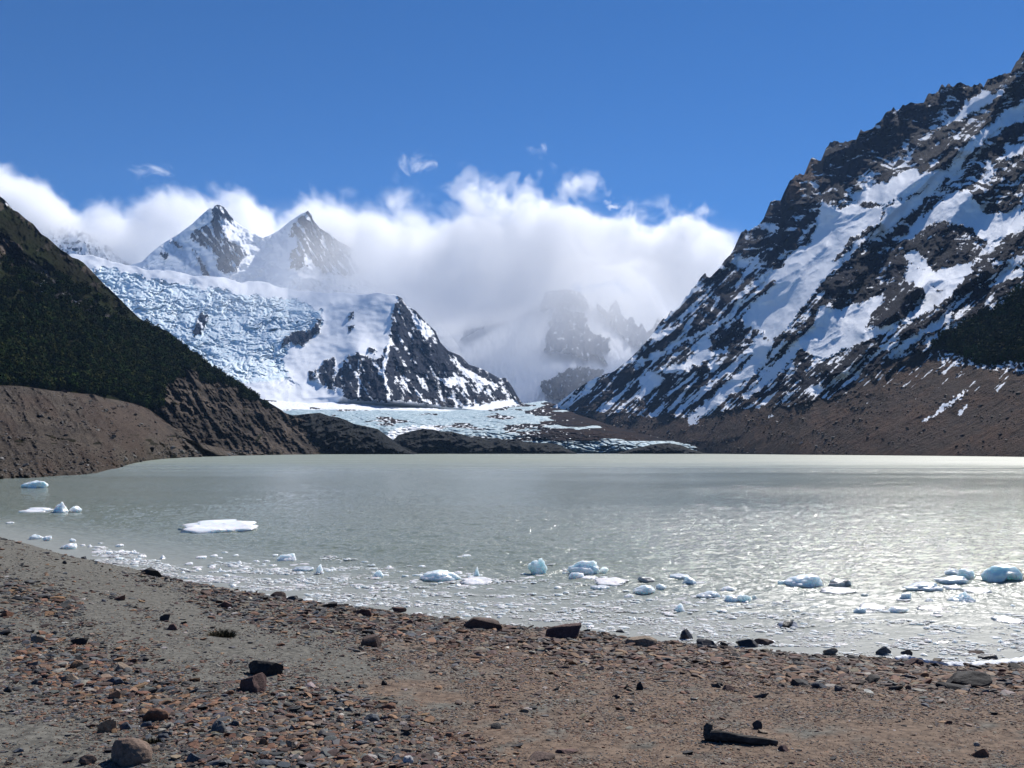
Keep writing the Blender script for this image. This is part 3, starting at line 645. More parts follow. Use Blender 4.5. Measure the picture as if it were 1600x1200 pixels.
COLS = dict(dark=(.034, .032, .032), brown=(.085, .054, .042), rust=(.15, .072, .042), orange=(.23, .13, .07), grey=(.1, .1, .097), slate=(.06, .068, .08), pale=(.27, .24, .205), tan=(.2, .15, .105), maroon=(.085, .045, .038), white=(.45, .43, .4))
def stone_field(name, label, cat, x, y, z, pix, size, col, r, grain=.004, tall=(.2, .5)):
    out_v = []; out_f = []; out_c = []; off = 0
    for big in (0, 1):
        sel = np.where((pix > 3.4) == bool(big))[0]
        sub = 1 if big else 0
        shapes = [rock_shape(sub, r, 11 if big else 3, (.28, .75), .03, s) for s in range(32)]
        vid = r.integers(0, 32, len(sel))
        SV = np.stack([s[0] for s in shapes]); ff = shapes[0][1]
        v = SV[vid]
        sc = size[sel][:, None]*np.stack([r.uniform(.9, 1.4, len(sel)), r.uniform(.6, 1., len(sel)), r.uniform(*tall, len(sel))], -1)
        v = v*sc[:, None, :]
        a = r.uniform(0, 6.28, len(sel)); ti = r.normal(0, .16, len(sel))
        c_, s_ = np.cos(ti)[:, None], np.sin(ti)[:, None]
        v = np.stack([v[..., 0]*c_-v[..., 2]*s_, v[..., 1], v[..., 0]*s_+v[..., 2]*c_], -1)
        c_, s_ = np.cos(a)[:, None], np.sin(a)[:, None]
        v = np.stack([v[..., 0]*c_-v[..., 1]*s_, v[..., 0]*s_+v[..., 1]*c_, v[..., 2]], -1)
        v = v + np.stack([x[sel], y[sel], z[sel]+sc[:, 2]*.22], -1)[:, None, :]
        k = v.shape[1]
        out_v.append(v.reshape(-1, 3)); out_f.append((ff[None]+(np.arange(len(sel))*k)[:, None, None]).reshape(-1, 3)+off); off += len(sel)*k
        out_c.append(np.repeat(col[sel], k, 0))
    t = NT(name+'_stone'); p = t.pos()
    nz = t.noise(p, 90 if grain < .01 else .9/grain, 4, .65)
    c = t.mix(t.ramp(nz, .3, .7), t.mix(.35, t.attr('col', 'Color'), (.02, .02, .02)), t.attr('col', 'Color'))
    m = t.bsdf(c, .8, t.bump(nz, .5, grain), .3)
    o = link(name, mesh(name, np.concatenate(out_v), tris=np.concatenate(out_f), colors=dict(col=np.concatenate(out_c)), mat=m, smooth=False))
    tag(o, label, cat, kind='stuff')
# loose pebbles: far too many to count, one object
def pebbles():
    r = np.random.default_rng(77)
    n = 300000
    u = r.uniform(-330, 1930, n); d = 3.4/(1-r.uniform(0, 1, n)*(1-3.4/27)); x = (u-CX)/F*d
    z = ground(x, d); U, V = project(x, d, z)
    bare = zone(U, V, BARE); rocky = zone(U, V, ROCKY)
    patch = fbm(U/80, V/26, 4, 161)
    dens = np.clip(.68+.8*patch - .38*bare + .6*rocky, .14, 1.)
    keep = (r.uniform(0, 1, n) < dens) & (z > -.06)
    x, d, z, U, V, rocky, bare = (a[keep] for a in (x, d, z, U, V, rocky, bare)); n = len(x)
    pix = np.minimum(1.5*(1-r.uniform(0, 1, n))**(-1/2.35), 9)*(.85+.7*rocky)*(1-.35*bare)       # widths in pixels of the finished picture
    right = sstep(500, 900, U)*(1-rocky); pix = np.where(r.uniform(0, 1, n) < right*.8, np.minimum(pix, 3.2), pix)
    size = np.clip(pix/(F*.64)*d, .008, .17)
    names = list(COLS); pr = np.array([.17, .17, .1, .07, .2, .09, .05, .09, .05, .006]); pr /= pr.sum()
    red = np.array([.11, .26, .21, .13, .08, .03, .05, .14, .08, .004]); red /= red.sum()
    ora = np.array([.12, .15, .19, .19, .12, .06, .05, .12, .05, .006]); ora /= ora.sum()
    fr = sstep(420, 760, U+fbm(U/90, V/40, 3, 151)*120); fo = np.exp(-(segdist([(70,1035),(200,1080),(300,1125),(470,1140),(580,1190)], U, V)/45)**2)
    rr = r.uniform(0, 1, n); q = r.uniform(0, 1, n)
    ca, cb, cc = np.cumsum(pr), np.cumsum(red), np.cumsum(ora)
    idx = np.where(q < fo*.8, np.searchsorted(cc, rr), np.where(q < np.maximum(fr, fo*.8), np.searchsorted(cb, rr), np.searchsorted(ca, rr)))
    idx = np.minimum(idx, len(names)-1)
    col = np.array([COLS[k] for k in names])[idx]*r.uniform(.7, 1.3, (n, 1))*r.uniform(.93, 1.07, (n, 3))
    wet = sstep(.16, .0, z)[:, None]; col = col*(1-.5*wet)
    stone_field('pebbles', 'loose pebbles and broken slate strewn over the beach', 'gravel', x, d, z, pix, size, col, r)
pebbles()

# ------------------------------------------------------------------ stones one could pick up, each an object
def stone_material(name, col, wet=False, stripes=False):
    t = NT('stone_'+name); p = t.obj(); q = t.pos()
    n1 = t.noise(q, 5, 6, .65); n2 = t.noise(q, 38, 6, .7)
    c2 = tuple(min(1, k*1.5+.006) for k in col); c0 = tuple(k*.5 for k in col)
    c = t.mix(t.ramp(n1, .36, .64), col, c2); c = t.mix(t.ramp(n2, .28, .62), c0, c)
    lich = t.math('MULTIPLY', t.ramp(t.noise(q, 11, 5, .7), .6, .68), .25)
    if name not in ('black', 'wet_dark', 'striped', 'dark'): c = t.mix(lich, c, (.2, .18, .15))
    if stripes:
        w = t.n('TexWave'); t.set(w.inputs[0], p); w.inputs['Scale'].default_value = 1.1; w.inputs['Distortion'].default_value = 3.
        c = t.mix(t.ramp(w.outputs[1], .62, .75), c, (.45, .45, .47))
    return t.bsdf(c, .45 if wet else .85, t.bump(t.math('ADD', n1, t.math('MULTIPLY', n2, .5)), .8, .02), .35)
SM = {k: stone_material(k, v) for k, v in COLS.items()}
SM['wet'] = stone_material('wet_dark', (.034, .03, .029), True); SM['striped'] = stone_material('striped', (.022, .021, .024), True, True); SM['lichen'] = stone_material('weathered', (.14, .095, .07)); SM['black'] = stone_material('black', (.019, .017, .016))
r_ = np.random.default_rng(21)
ROCKS = [  # u, foot v, width, height in photo pixels, colour, angular?, name, label
 (755,984,60,23,'brown',1,'boulder','broad red brown slab shaped boulder at the water line with a flat sunlit top'),
 (881,998,58,26,'maroon',1,'boulder','dark maroon boulder with one sharp ridge at the water edge near the middle'),
 (1004,1010,50,15,'tan',0,'boulder','low rounded tan slab at the water edge right of the maroon boulder'),
 (1074,1000,24,22,'wet',0,'boulder','rounded wet black boulder standing in shallow water among small stones'),
 (1106,1010,34,13,'wet',1,'rock','jagged wet black rock in shallow water just right of a rounded black boulder'),
 (1172,1012,40,15,'wet',1,'boulder','long black boulder at the water edge with a brown cap behind it'),
 (1196,1008,36,13,'brown',0,'rock','brown rounded rock leaning on a long black boulder at the water edge'),
 (1132,1010,15,9,'wet',0,'rock','small dark round rock at the water edge left of the long black boulder'),
 (1383,1024,29,19,'slate',1,'boulder','dark slate grey pointed boulder standing in the shallows on the right'),
 (1418,1024,19,12,'wet',1,'boulder','small black block in the shallows beside the slate grey boulder'),
 (1431,1040,36,14,'maroon',0,'boulder','dark maroon boulder touching the white foam line'),
 (1468,1043,23,9,'black',1,'rock','flat black rock breaking the white foam line'),
 (1406,1042,20,8,'wet',1,'rock','low dark rock at the left end of the foam line'),
 (1548,1030,34,11,'wet',0,'rock','dark rounded rock on a tiny stony islet near the right edge'),
 (1530,1023,30,8,'brown',1,'rock','thin brown slab on a tiny stony islet near the right edge'),
 (1590,1045,24,9,'black',1,'rock','flat dark rock at the foam line by the right edge'),
 (1522,1076,72,27,'black',0,'boulder','large black boulder half buried in the gravel on the right'),
 (1494,1078,46,9,'black',1,'rock','low black slab touching the left side of the large black boulder'),
 (1511,1083,18,9,'pale',1,'rock','pale cream stone in front of the large black boulder'),
 (1542,1084,13,7,'slate',0,'rock','small slate blue stone right in front of the large black boulder'),
 (1366,1068,30,14,'black',1,'boulder','black pyramid shaped boulder on gravel right of centre'),
 (1401,1079,28,9,'dark',1,'rock','flat dark rock just right of the black pyramid boulder'),
 (1420,1078,12,8,'brown',1,'rock','small brown stone at the end of a flat dark rock'),
 (1256,1072,36,11,'dark',1,'rock','long dark slab tilted in the gravel'),
 (1282,1076,28,11,'slate',1,'rock','grey green slate lying against a long dark slab'),
 (1311,1080,14,10,'slate',0,'rock','blue grey rounded stone right of the grey green slate'),
 (1234,981,38,14,'striped',0,'boulder','black boulder with white stripes lying alone in the slushy water'),
 (1300,1024,26,12,'tan',1,'rock','pinkish tan wedge of rock at the water edge'),
 (391,1081,44,28,'maroon',1,'boulder','dark rust red block leaning to the left on the gravel slope'),
 (408,1056,64,24,'black',1,'boulder','long dark tilted slab pointing to the lower right on the gravel slope'),
 (195,1197,68,38,'lichen',0,'boulder','largest boulder at the bottom edge with a pale lichen top and brown face'),
 (134,1195,31,17,'brown',0,'rock','reddish brown round cobble left of the boulder with a pale top'),
 (122,1008,30,14,'black',1,'rock','black angular rock alone on grey gravel on the left slope'),
 (55,1005,25,13,'tan',1,'rock','tan block of stone on the left slope beside a black angular rock'),
 (5,964,24,13,'rust',1,'rock','bright rust red block cut by the left edge'),
 (4,992,26,9,'dark',1,'rock','dark low rock cut by the left edge below a rust red block'),
 (188,1049,33,15,'tan',1,'rock','flat four cornered pinkish slab lying on fine gravel'),
 (174,1071,32,14,'slate',0,'rock','smooth oval grey cobble below the pinkish slab'),
 (241,1126,40,20,'rust',0,'rock','long dull red boulder slanting down the left slope'),
 (178,1095,22,18,'orange',1,'rock','upright orange brown stone above the cluster at lower left'),
 (164,1145,32,22,'orange',1,'rock','orange stone with a dark hollow in its middle at lower left'),
 (234,899,36,14,'black',1,'boulder','black rock at the water edge where the left slope meets the slush'),
 (262,908,16,7,'dark',0,'rock','small dark stone just right of the black rock by the slush'),
 (578,1011,36,22,'brown',1,'boulder','brown wedge shaped boulder above the sandy hollow'),
 (575,992,26,9,'dark',1,'rock','dark flat rock lying behind the brown wedge boulder'),
 (433,934,28,12,'brown',0,'boulder','rounded brown boulder at the water edge left of centre'),
 (456,938,20,9,'wet',1,'rock','wet dark rock touching a rounded brown boulder at the water edge'),
 (565,963,36,14,'maroon',1,'boulder','dark reddish boulder in the line of stones by the water'),
 (622,957,26,9,'maroon',1,'rock','low reddish rock at the water edge above the sandy hollow'),
 (511,949,34,9,'dark',1,'rock','long low dark rock at the water edge left of centre'),
 (971,989,20,9,'wet',1,'rock','dark rock at the tip of a stony spit in the shallows'),
 (922,1000,26,9,'slate',1,'rock','grey slab close beside the maroon boulder with a sharp ridge'),
 (587,933,9,6,'wet',0,'rock','small dark stone alone in the slushy water left of centre'),
 (1000,1079,13,14,'black',1,'rock','black pointed stone standing on the brown gravel at centre'),
 (980,1077,13,8,'black',1,'rock','black stone left of a pointed black stone on brown gravel'),
 (1140,1080,24,10,'maroon',1,'rock','maroon stone lying on brown gravel above the driftwood log'),
 (1120,1075,18,8,'dark',1,'rock','dark sliver of rock beside a maroon stone'),
 (1190,1091,32,10,'dark',1,'rock','two humped dark rock on brown gravel above the driftwood log'),
 (1184,1140,18,15,'dark',0,'rock','dark lump of rock just above the right end of the driftwood log'),
 (1225,1175,19,11,'maroon',0,'rock','round dark red cobble below the right end of the driftwood log'),
 (1535,1183,30,15,'rust',1,'rock','rust red block with a pale stone behind it near the bottom right'),
 (1527,1167,12,7,'pale',0,'rock','small pale round stone behind a rust red block near the bottom right'),
 (1483,1132,12,7,'maroon',1,'rock','small dark red stone on sandy gravel near the right edge'),
 (338,1148,28,24,'grey',0,'rock','light grey rounded wedge of stone in the lower left cluster'),
 (366,1137,16,12,'slate',0,'rock','blue grey round cobble beside a light grey wedge of stone'),
 (226,1137,22,10,'slate',0,'rock','flat dark blue cobble in the lower left cluster'),
 (195,1141,22,14,'slate',0,'rock','slanting blue black cobble next to an orange stone with a hollow'),
 (580,1127,30,12,'slate',0,'rock','long dark slate cobble in the middle of the sandy path'),
 (564,1132,32,7,'pale',1,'rock','long pale buff slab lying just below a dark slate cobble'),
 (637,1195,20,14,'white',0,'rock','whitish oval pebble near the bottom edge'),
 (606,1109,28,12,'rust',0,'rock','bright orange red stone at the edge of the sandy path'),
 (632,1151,24,9,'dark',1,'rock','dark brown stone tilted on the sandy path'),
 (600,1071,11,9,'black',0,'rock','black round cobble alone in the sandy hollow'),
 (107,1066,34,13,'tan',1,'rock','pinkish flat stone on the orange patch of the left slope'),
 (116,1045,22,14,'orange',1,'rock','orange tan upright chip on the orange patch of the left slope'),
 (10,1083,14,12,'dark',0,'rock','black cobble close to the left edge'),
 (206,1086,16,8,'dark',0,'rock','small black rock beside the smooth oval grey cobble'),
 (268,985,16,12,'maroon',0,'rock','reddish cobble on the path side of the left slope'),
 (352,950,20,13,'maroon',1,'rock','dark red block just below the shore stones on the left'),
 (186,938,20,10,'maroon',1,'rock','dark maroon stone on bare grey gravel on the left slope'),
 (100,881,9,6,'dark',0,'rock','small dark stone on the crest of the left bank'),
 (256,970,18,12,'dark',1,'rock','dark stone in the middle of the left slope'),
 (413,1190,20,12,'rust',1,'rock','flat orange brown slab near the bottom edge left of centre'),
 (410,1167,18,14,'orange',1,'rock','orange block near the bottom edge left of centre'),
 (455,1172,22,18,'tan',1,'rock','pinkish slab beside a dark red stone near the bottom edge'),
 (474,1172,20,12,'maroon',0,'rock','dark red stone beside a pinkish slab near the bottom edge'),
 (410,1199,40,9,'slate',0,'rock','long blue slate cobble at the very bottom edge'),
 (575,1195,26,12,'maroon',0,'rock','dull red cobble near the bottom edge left of a whitish pebble'),
 (300,1192,26,14,'slate',1,'rock','dark slate lump right of the boulder with a pale top'),
 (885,1178,40,8,'maroon',1,'rock','long flat dark brown slab half sunk in sand at bottom centre'),
 (845,1190,46,8,'brown',1,'rock','flat brown slab half sunk in sand below another slab at bottom centre')]
shape_no = 0
def put_rock(u, v, w, h, col, ang, name, label, group=None, seed=None):
    global shape_no
    shape_no += 1
    x, y, z = hit(u, v, True)
    k_ = .88 if w < 40 else 1.; W, Hh = w*k_/F*y, h*k_/F*y; Dp = W*r_.uniform(.55, .8)
    zg = float(ground(x, y+Dp*.4))
    sv, sf = rock_shape(4 if w > 45 else 3, r_, 11 if ang else 6, (.3, .7) if ang else (.5, .9), .05 if ang else .075, shape_no)
    hh = Hh*1.45
    sv = sv*np.array([W, Dp, hh])
    sv[:, 2] += hh*.5 - hh*.33
    me = mesh(name, sv, tris=sf, mat=SM[col], smooth=not ang)
    if ang:
        me.polygons.foreach_set('use_smooth', np.ones(len(me.polygons), bool))
        me.set_sharp_from_angle(angle=R(24))
    o = link(name, me, loc=(x, y+Dp*.38, zg if zg > -.05 else -.03), rot=(r_.normal(0, .05), r_.normal(0, .06), r_.normal(0, .12)))
    return tag(o, label, 'rock' if name == 'rock' else 'boulder', group)
for a in ROCKS: put_rock(*a)
# more stones that share a look and a place: copies of a few meshes
base_st = {}
for k in ('dark', 'brown', 'rust', 'orange', 'grey', 'slate', 'tan', 'maroon'):
    base_st[k] = []
    for s in range(4):
        ang = s < 3
        sv, sf = rock_shape(3, r_, 10 if ang else 6, (.32, .75), .05, 300+s+len(base_st)*7)
        me = mesh('stone', sv, tris=sf, mat=SM[k]); 
        if ang: me.set_sharp_from_angle(angle=R(24))
        base_st[k].append(me)
GR = [('rust', 'left', 'fist sized rust red stone among the gravel of the left slope', 30), ('orange', 'left', 'fist sized orange stone among the gravel of the left slope', 36), ('dark', 'left', 'fist sized black stone among the gravel of the left slope', 18),
      ('slate', 'left', 'fist sized blue grey slate cobble among the gravel of the left slope', 18), ('grey', 'left', 'fist sized plain grey cobble among the gravel of the left slope', 16), ('brown', 'shore', 'brown stone in the stony strip along the water edge', 30),
      ('maroon', 'shore', 'dark red stone in the stony strip along the water edge', 26), ('dark', 'shore', 'black stone in the stony strip along the water edge', 26), ('tan', 'right', 'tan chip of stone on the brown gravel right of centre', 10), ('dark', 'right', 'small black stone on the brown gravel right of centre', 12)]
for colr, where, lab, n in GR:
    for i in range(n):
        for _ in range(60):
            if where == 'left': u = r_.uniform(5, 720); v = r_.uniform(940, 1195); ok = zone(np.array(u), np.array(v), ROCKY[2:3]+ROCKY[4:]) > .25 or r_.uniform() < .12; ok = ok and v > 900+u*.15
            elif where == 'shore':
                u = r_.uniform(320, 1590); sv_ = np.interp(u, [300, 420, 600, 780, 950, 1100, 1250, 1400, 1600], [916, 933, 957, 977, 995, 1011, 1023, 1034, 1040]); v = sv_+abs(r_.normal(2, 22)); ok = True
            else: u = r_.uniform(760, 1590); v = r_.uniform(1040, 1190); ok = True
            if ok: break
        x, y, z = hit(u, v)
        w = r_.uniform(9, 19)/F*y*(1.0 if where == 'left' else .95)
        o = link('stone', base_st[colr][int(r_.integers(4))], loc=(x, y, z+w*.08), rot=(r_.normal(0, .2), r_.normal(0, .2), r_.uniform(0, 6.28)), sc=(w*r_.uniform(.9, 1.3), w*r_.uniform(.7, 1.), w*r_.uniform(.35, .62)))
        tag(o, lab, 'stone', {'rust': 'rust red', 'slate': 'slate grey', 'maroon': 'dark red', 'dark': 'black'}.get(colr, colr)+' stones '+{'left': 'of the left slope', 'shore': 'along the water edge', 'right': 'right of centre'}[where])

# ------------------------------------------------------------------ driftwood
def wood_material():
    t = NT('weathered_driftwood'); p = t.obj()
    n = t.noise(t.mapped(p, (4, 60, 60)), 1., 6, .6); n2 = t.noise(p, 9, 4, .6)
    c = t.mix(t.ramp(n, .35, .7), (.022, .019, .017), (.085, .078, .07)); c = t.mix(t.ramp(n2, .5, .7), c, (.03, .026, .023))
    return t.bsdf(c, .85, t.bump(n, .9, .01), .2)
WOOD = wood_material()
def tube(path, rad, seg=20, seed=0, rough=.12):
    path = np.array(path, float); m = 6*(len(path)-1)+1
    tt = np.linspace(0, len(path)-1, m); k = np.arange(len(path))
    c = np.stack([np.interp(tt, k, path[:, i]) for i in range(3)], -1); rr = np.interp(tt, k, rad)
    for _ in range(3): c[1:-1] = (c[:-2]+2*c[1:-1]+c[2:])/4; rr[1:-1] = (rr[:-2]+2*rr[1:-1]+rr[2:])/4
    tg = np.gradient(c, axis=0); tg /= np.linalg.norm(tg, axis=1)[:, None]
    up = np.array([0, 0, 1.]); 
    if abs(tg[0, 2]) > .9: up = np.array([0, 1., 0])
    sx = np.cross(tg, up); sx /= np.linalg.norm(sx, axis=1)[:, None]; sy = np.cross(sx, tg)
    a = np.linspace(0, 2*np.pi, seg, endpoint=False)
    mod = 1+rough*perlin3(np.stack([np.repeat(np.cos(a)[None], m, 0)*1.6, np.repeat(np.sin(a)[None], m, 0)*1.6, np.repeat(tt[:, None]*.8, seg, 1)], -1).reshape(-1, 3), seed).reshape(m, seg)
    v = c[:, None]+(rr[:, None]*mod)[..., None]*(np.cos(a)[None, :, None]*sx[:, None]+np.sin(a)[None, :, None]*sy[:, None])
    v = v.reshape(-1, 3); q = []
    for i in range(m-1):
        for j in range(seg): q.append((i*seg+j, i*seg+(j+1) % seg, (i+1)*seg+(j+1) % seg, (i+1)*seg+j))
    v = np.concatenate([v, c[:1], c[-1:]]); n0 = m*seg
    tr = [((j+1) % seg, j, n0) for j in range(seg)]+[((m-1)*seg+j, (m-1)*seg+(j+1) % seg, n0+1) for j in range(seg)]
    return v, q, tr
def log(uvs, rads, name, label, seed, cat='driftwood', lift=1.):
    pts = [hit(u, v) for u, v in uvs]; o0 = np.array(pts[0])
    pth = [np.array(p)-o0+np.array([0, 0, rad*lift]) for p, rad in zip(pts, rads)]
    v, q, tr = tube(pth, rads, 20, seed, .3 if lift > 0 else .8)
    o = link(name, mesh(name, v, quads=q, tris=tr, mat=WOOD), loc=tuple(o0)); tag(o, label, cat); return o, o0
lg, o0 = log([(1103,1157),(1118,1158),(1145,1161),(1180,1164),(1214,1165)], [.026, .036, .031, .026, .017], 'driftwood_log', 'dark weathered driftwood log with an upturned stub lying on the sand at lower right', 3)
lg.name = 'driftwood_log'
s0 = np.array(hit(1108, 1157))-o0
v, q, tr = tube([s0+[-.01, 0, .02], s0+[-.004, .01, .07], s0+[.008, .012, .1]], [.034, .03, .02], 14, 5, .3)
link('stub', mesh('stub', v, quads=q, tris=tr, mat=WOOD), parent=lg)
# dark tufts
def tuft(u, v, w, h, label, seed):
    r = np.random.default_rng(seed); x, y, z = hit(u, v); W, Hh = w/F*y, h/F*y
    vs = []; qs = []
    for i in range(420):
        a = r.uniform(0, 6.28); rd = W*.5*math.sqrt(r.uniform()); bx, by = rd*math.cos(a), rd*.7*math.sin(a)
        L = Hh*r.uniform(.5, 1.15)*(1-.5*(rd/(W*.5))**2); lean = r.normal(0, .35, 2)*L+np.array([bx, by])*.4; t = .004; an = r.uniform(0, 3.14)
        e = np.array([math.cos(an), math.sin(an), 0])*t; b = np.array([bx, by, -.01]); m = b+np.array([lean[0]*.4, lean[1]*.4, L*.6]); tp = b+np.array([lean[0], lean[1], L])
        k = len(vs); vs += [b-e, b+e, m-e*.8, m+e*.8, tp-e*.2, tp+e*.2]; qs += [(k, k+1, k+3, k+2), (k+2, k+3, k+5, k+4)]
    t = NT('dry_tuft_leaf'); n = t.noise(t.pos(), 40, 2); m = t.bsdf(t.mix(n, (.03, .03, .016), (.07, .06, .035)), .9)
    tag(link('plant_tuft', mesh('plant_tuft', vs, quads=qs, mat=m), loc=(x, y, z)), label, 'plant')
tuft(347, 995, 40, 14, 'dark olive tuft of low plants on the gravel near the left shore', 4)
tuft(238, 1162, 30, 10, 'small dry brownish tuft between stones at lower left', 6)
# ------------------------------------------------------------------ the lake
def lake():
    inv = np.concatenate([np.linspace(1/13.0, 1/60., 560), np.linspace(1/60., 1/400., 70)[1:], np.linspace(1/400., 1/2600., 24)[1:]])
    y = 1/inv; u = np.linspace(-700, 2300, 1150)
    Y = np.repeat(y[:, None], len(u), 1); X = (u[None]-CX)/F*Y
    fade = sstep(200, 30, Y)
    a = X*.96+Y*.28; b = -X*.28+Y*.96
    h = .06*fbm(a*.4, b*.9, 3, 301) + .036*fbm(a*1.5, b*3., 3, 302)+.026*fbm(a*3.4, b*6.4, 2, 303)
    calm = sstep(-1, 11, Y-np.interp(X, [p[0] for p in SHX], [p[1] for p in SHX]))
    Z = h*fade*(.12+.88*calm)
    t = NT('milky_glacial_water'); p = t.pos()
    m1 = t.mapped(p, (.8, 1.5, 1), (0, 0, .28))
    n1 = t.noise(m1, .9, 4, .62); n2 = t.noise(t.mapped(p, (1, 1.7, 1), (0, 0, -.3)), 5.2, 4, .65); big = t.noise(t.mapped(p, (.35, 1, 1)), .035, 3, .5)
    sx = t.n('SeparateXYZ'); t.set(sx.inputs[0], p)
    far = t.ramp(sx.outputs[1], 20, 420, 'SMOOTHERSTEP')
    amp = t.math('MULTIPLY', t.ramp(big, .3, .7, lo=.7, hi=1.25), 1.0)
    h = t.math('MULTIPLY', t.math('ADD', t.math('MULTIPLY', n1, .42), t.math('MULTIPLY', n2, .16)), amp)
    h = t.math('MULTIPLY', h, t.math('MULTIPLY_ADD', t.attr('shallow'), -.75, 1.))
    nrm = t.bump(h, 1., WAVE)
    c = t.mix(t.ramp(big, .3, .7), (.194, .22, .17), (.212, .236, .184))
    c = t.mix(t.attr('shallow'), c, (.26, .27, .25))
    gust = t.math('MULTIPLY', t.math('SUBTRACT', t.noise(t.mapped(p, (.22, 1, 1), (0, 0, .1)), .06, 9, .72), .5), t.math('MULTIPLY', t.math('POWER', far, .5), .9))
    t.bsdf(c, t.math('ADD', t.math('ADD', t.ramp(far, 0, 1, 'LINEAR', .115, .5), gust), t.math('MULTIPLY', t.attr('shallow'), .4)), nrm, t.math('MULTIPLY_ADD', t.attr('shallow'), -.35, .5), IOR=1.33)
    sh = 1-calm
    o = link('lake', mesh('lake', np.stack([X, Y, Z], -1).reshape(-1, 3), gridquads(*X.shape), attrs=dict(shallow=sh), mat=t.m))
    tag(o, 'milky grey green glacial lake with wind ripples and sun glitter', kind='structure')
SHX = [((u-800)/F*d, d) for u, d in SHORE]; SHX = [(-40, 44)]+[p for p in SHX if p[0] > -40]+[(30, 14.5)]
lake()
t = NT('ground_silt'); t.bsdf(t.mix(t.noise(t.pos(), .02, 5), (.06, .055, .05), (.1, .09, .08)), .95)
g = 14000
gv = [(-g, -200, -3.2), (g, -200, -3.2), (g, g, -3.2), (-g, g, -3.2)]
tag(link('ground', mesh('ground', gv, quads=[(0, 1, 2, 3)], mat=t.m)), 'valley floor under the lake and mountains', kind='structure')

# ------------------------------------------------------------------ floating ice
def ice_material(name, a, b, rough=.35):
    t = NT(name); p = t.pos(); n = t.noise(p, 3.5, 5, .6); n2 = t.noise(p, 22, 4, .6)
    c = t.mix(t.ramp(n, .35, .65), a, b)
    return t.bsdf(c, rough, t.bump(t.math('ADD', n, t.math('MULTIPLY', n2, .3)), .6, .05), .4, **{'Subsurface Weight': .75, 'Subsurface Radius': (.22, .28, .3), 'Subsurface Scale': 1.})
IM = dict(white=ice_material('ice_white', (.8, .83, .84), (.92, .93, .93)), blue=ice_material('ice_blue', (.72, .81, .82), (.88, .92, .92)), teal=ice_material('ice_teal', (.66, .79, .78), (.84, .91, .9)), grey=ice_material('ice_grey', (.42, .45, .48), (.6, .64, .68)), dirty=ice_material('ice_dirty', (.26, .24, .23), (.45, .44, .44)))
ri = np.random.default_rng(91)
def ice_shape(style, r, seed):
    v, f = ICO[4]; v = v.copy()
    n = perlin3(v*1.3, seed)+.5*perlin3(v*2.9, seed+3)+.22*perlin3(v*7, seed+5)
    if style == 'flat':
        rad = 1+.3*perlin3(np.c_[v[:, :2]*1.4, np.zeros(len(v))], seed)+.16*perlin3(np.c_[v[:, :2]*3.6, np.zeros(len(v))], seed+1)
        v[:, 2] = np.sign(v[:, 2])*np.abs(v[:, 2])**.45
        v[:, :2] *= rad[:, None]; v[:, 2] *= 1+.2*n
    elif style == 'peak':
        v *= (1+.4*n)[:, None]; w = np.clip((v[:, 2]+.2)/1.4, 0, 1)
        v[:, :2] *= (1-.72*w)[:, None]; v[:, 0] += .28*w*w; v[:, 2] += .35*w
    elif style == 'lump':
        for _ in range(5):
            q = r.normal(size=3); q /= np.linalg.norm(q); e = v@q-r.uniform(.5, .8); v -= np.outer(np.maximum(e, 0), q)*.8
        v *= (1+.28*n)[:, None]
    elif style == 'arch':
        v *= (1+.16*n)[:, None]; u_ = v[:, 0]; gap = np.exp(-((u_-.12)/.42)**2)
        v[:, 2] = np.where(v[:, 2] < .55, v[:, 2]+gap*np.clip(.62-v[:, 2], 0, 1.1)*.85, v[:, 2])
    elif style == 'slope':
        v *= (1+.26*n)[:, None]; v[:, 2] *= .45+.6*np.clip((v[:, 0]+1)/2, 0, 1)
    lo, hi = v.min(0), v.max(0)
    return (v-(lo+hi)/2)/(hi-lo), f
ISH = [0]
def ice(u, v, w, h, style, mat, name, label, group=None, cat='ice', deep=.75):
    ISH[0] += 1
    dd = (H-0)*F/(v-HY); x = (u-CX)/F*dd
    W, Hh = w/F*dd, h/F*dd
    D = W*(deep if style != 'flat' else ri.uniform(.8, 1.1))
    if style == 'flat':
        vis = math.atan2(H, dd); D = max(W*.5, min(D*1.25, 1.8*(Hh*.62)/math.tan(vis))); Hz = Hh*.55
    else: Hz = Hh*.92
    sv, sf = ice_shape(style, ri, 400+ISH[0]*3)
    full = Hz*1.5
    if style == 'flat' and w > 35: sv[:, 0] += .16*perlin3(sv*5, ISH[0]); sv[:, 2] = sv[:, 2]*(.75+.5*perlin3(np.c_[sv[:, :2]*3, sv[:, 2]*0], ISH[0]+2))+.5*sv[:, 1]
    sv[:, 0] -= (sv[:, 0].min()+sv[:, 0].max())/2
    sv = sv*np.array([W, D, full]); sv[:, 2] += full*.5-full*.33
    o = link(name, mesh(name, sv, tris=sf, mat=IM[mat]), loc=(x, dd+D*.42, 0), rot=(0, 0, ri.normal(0, .05)))
    return tag(o, label, cat, group)
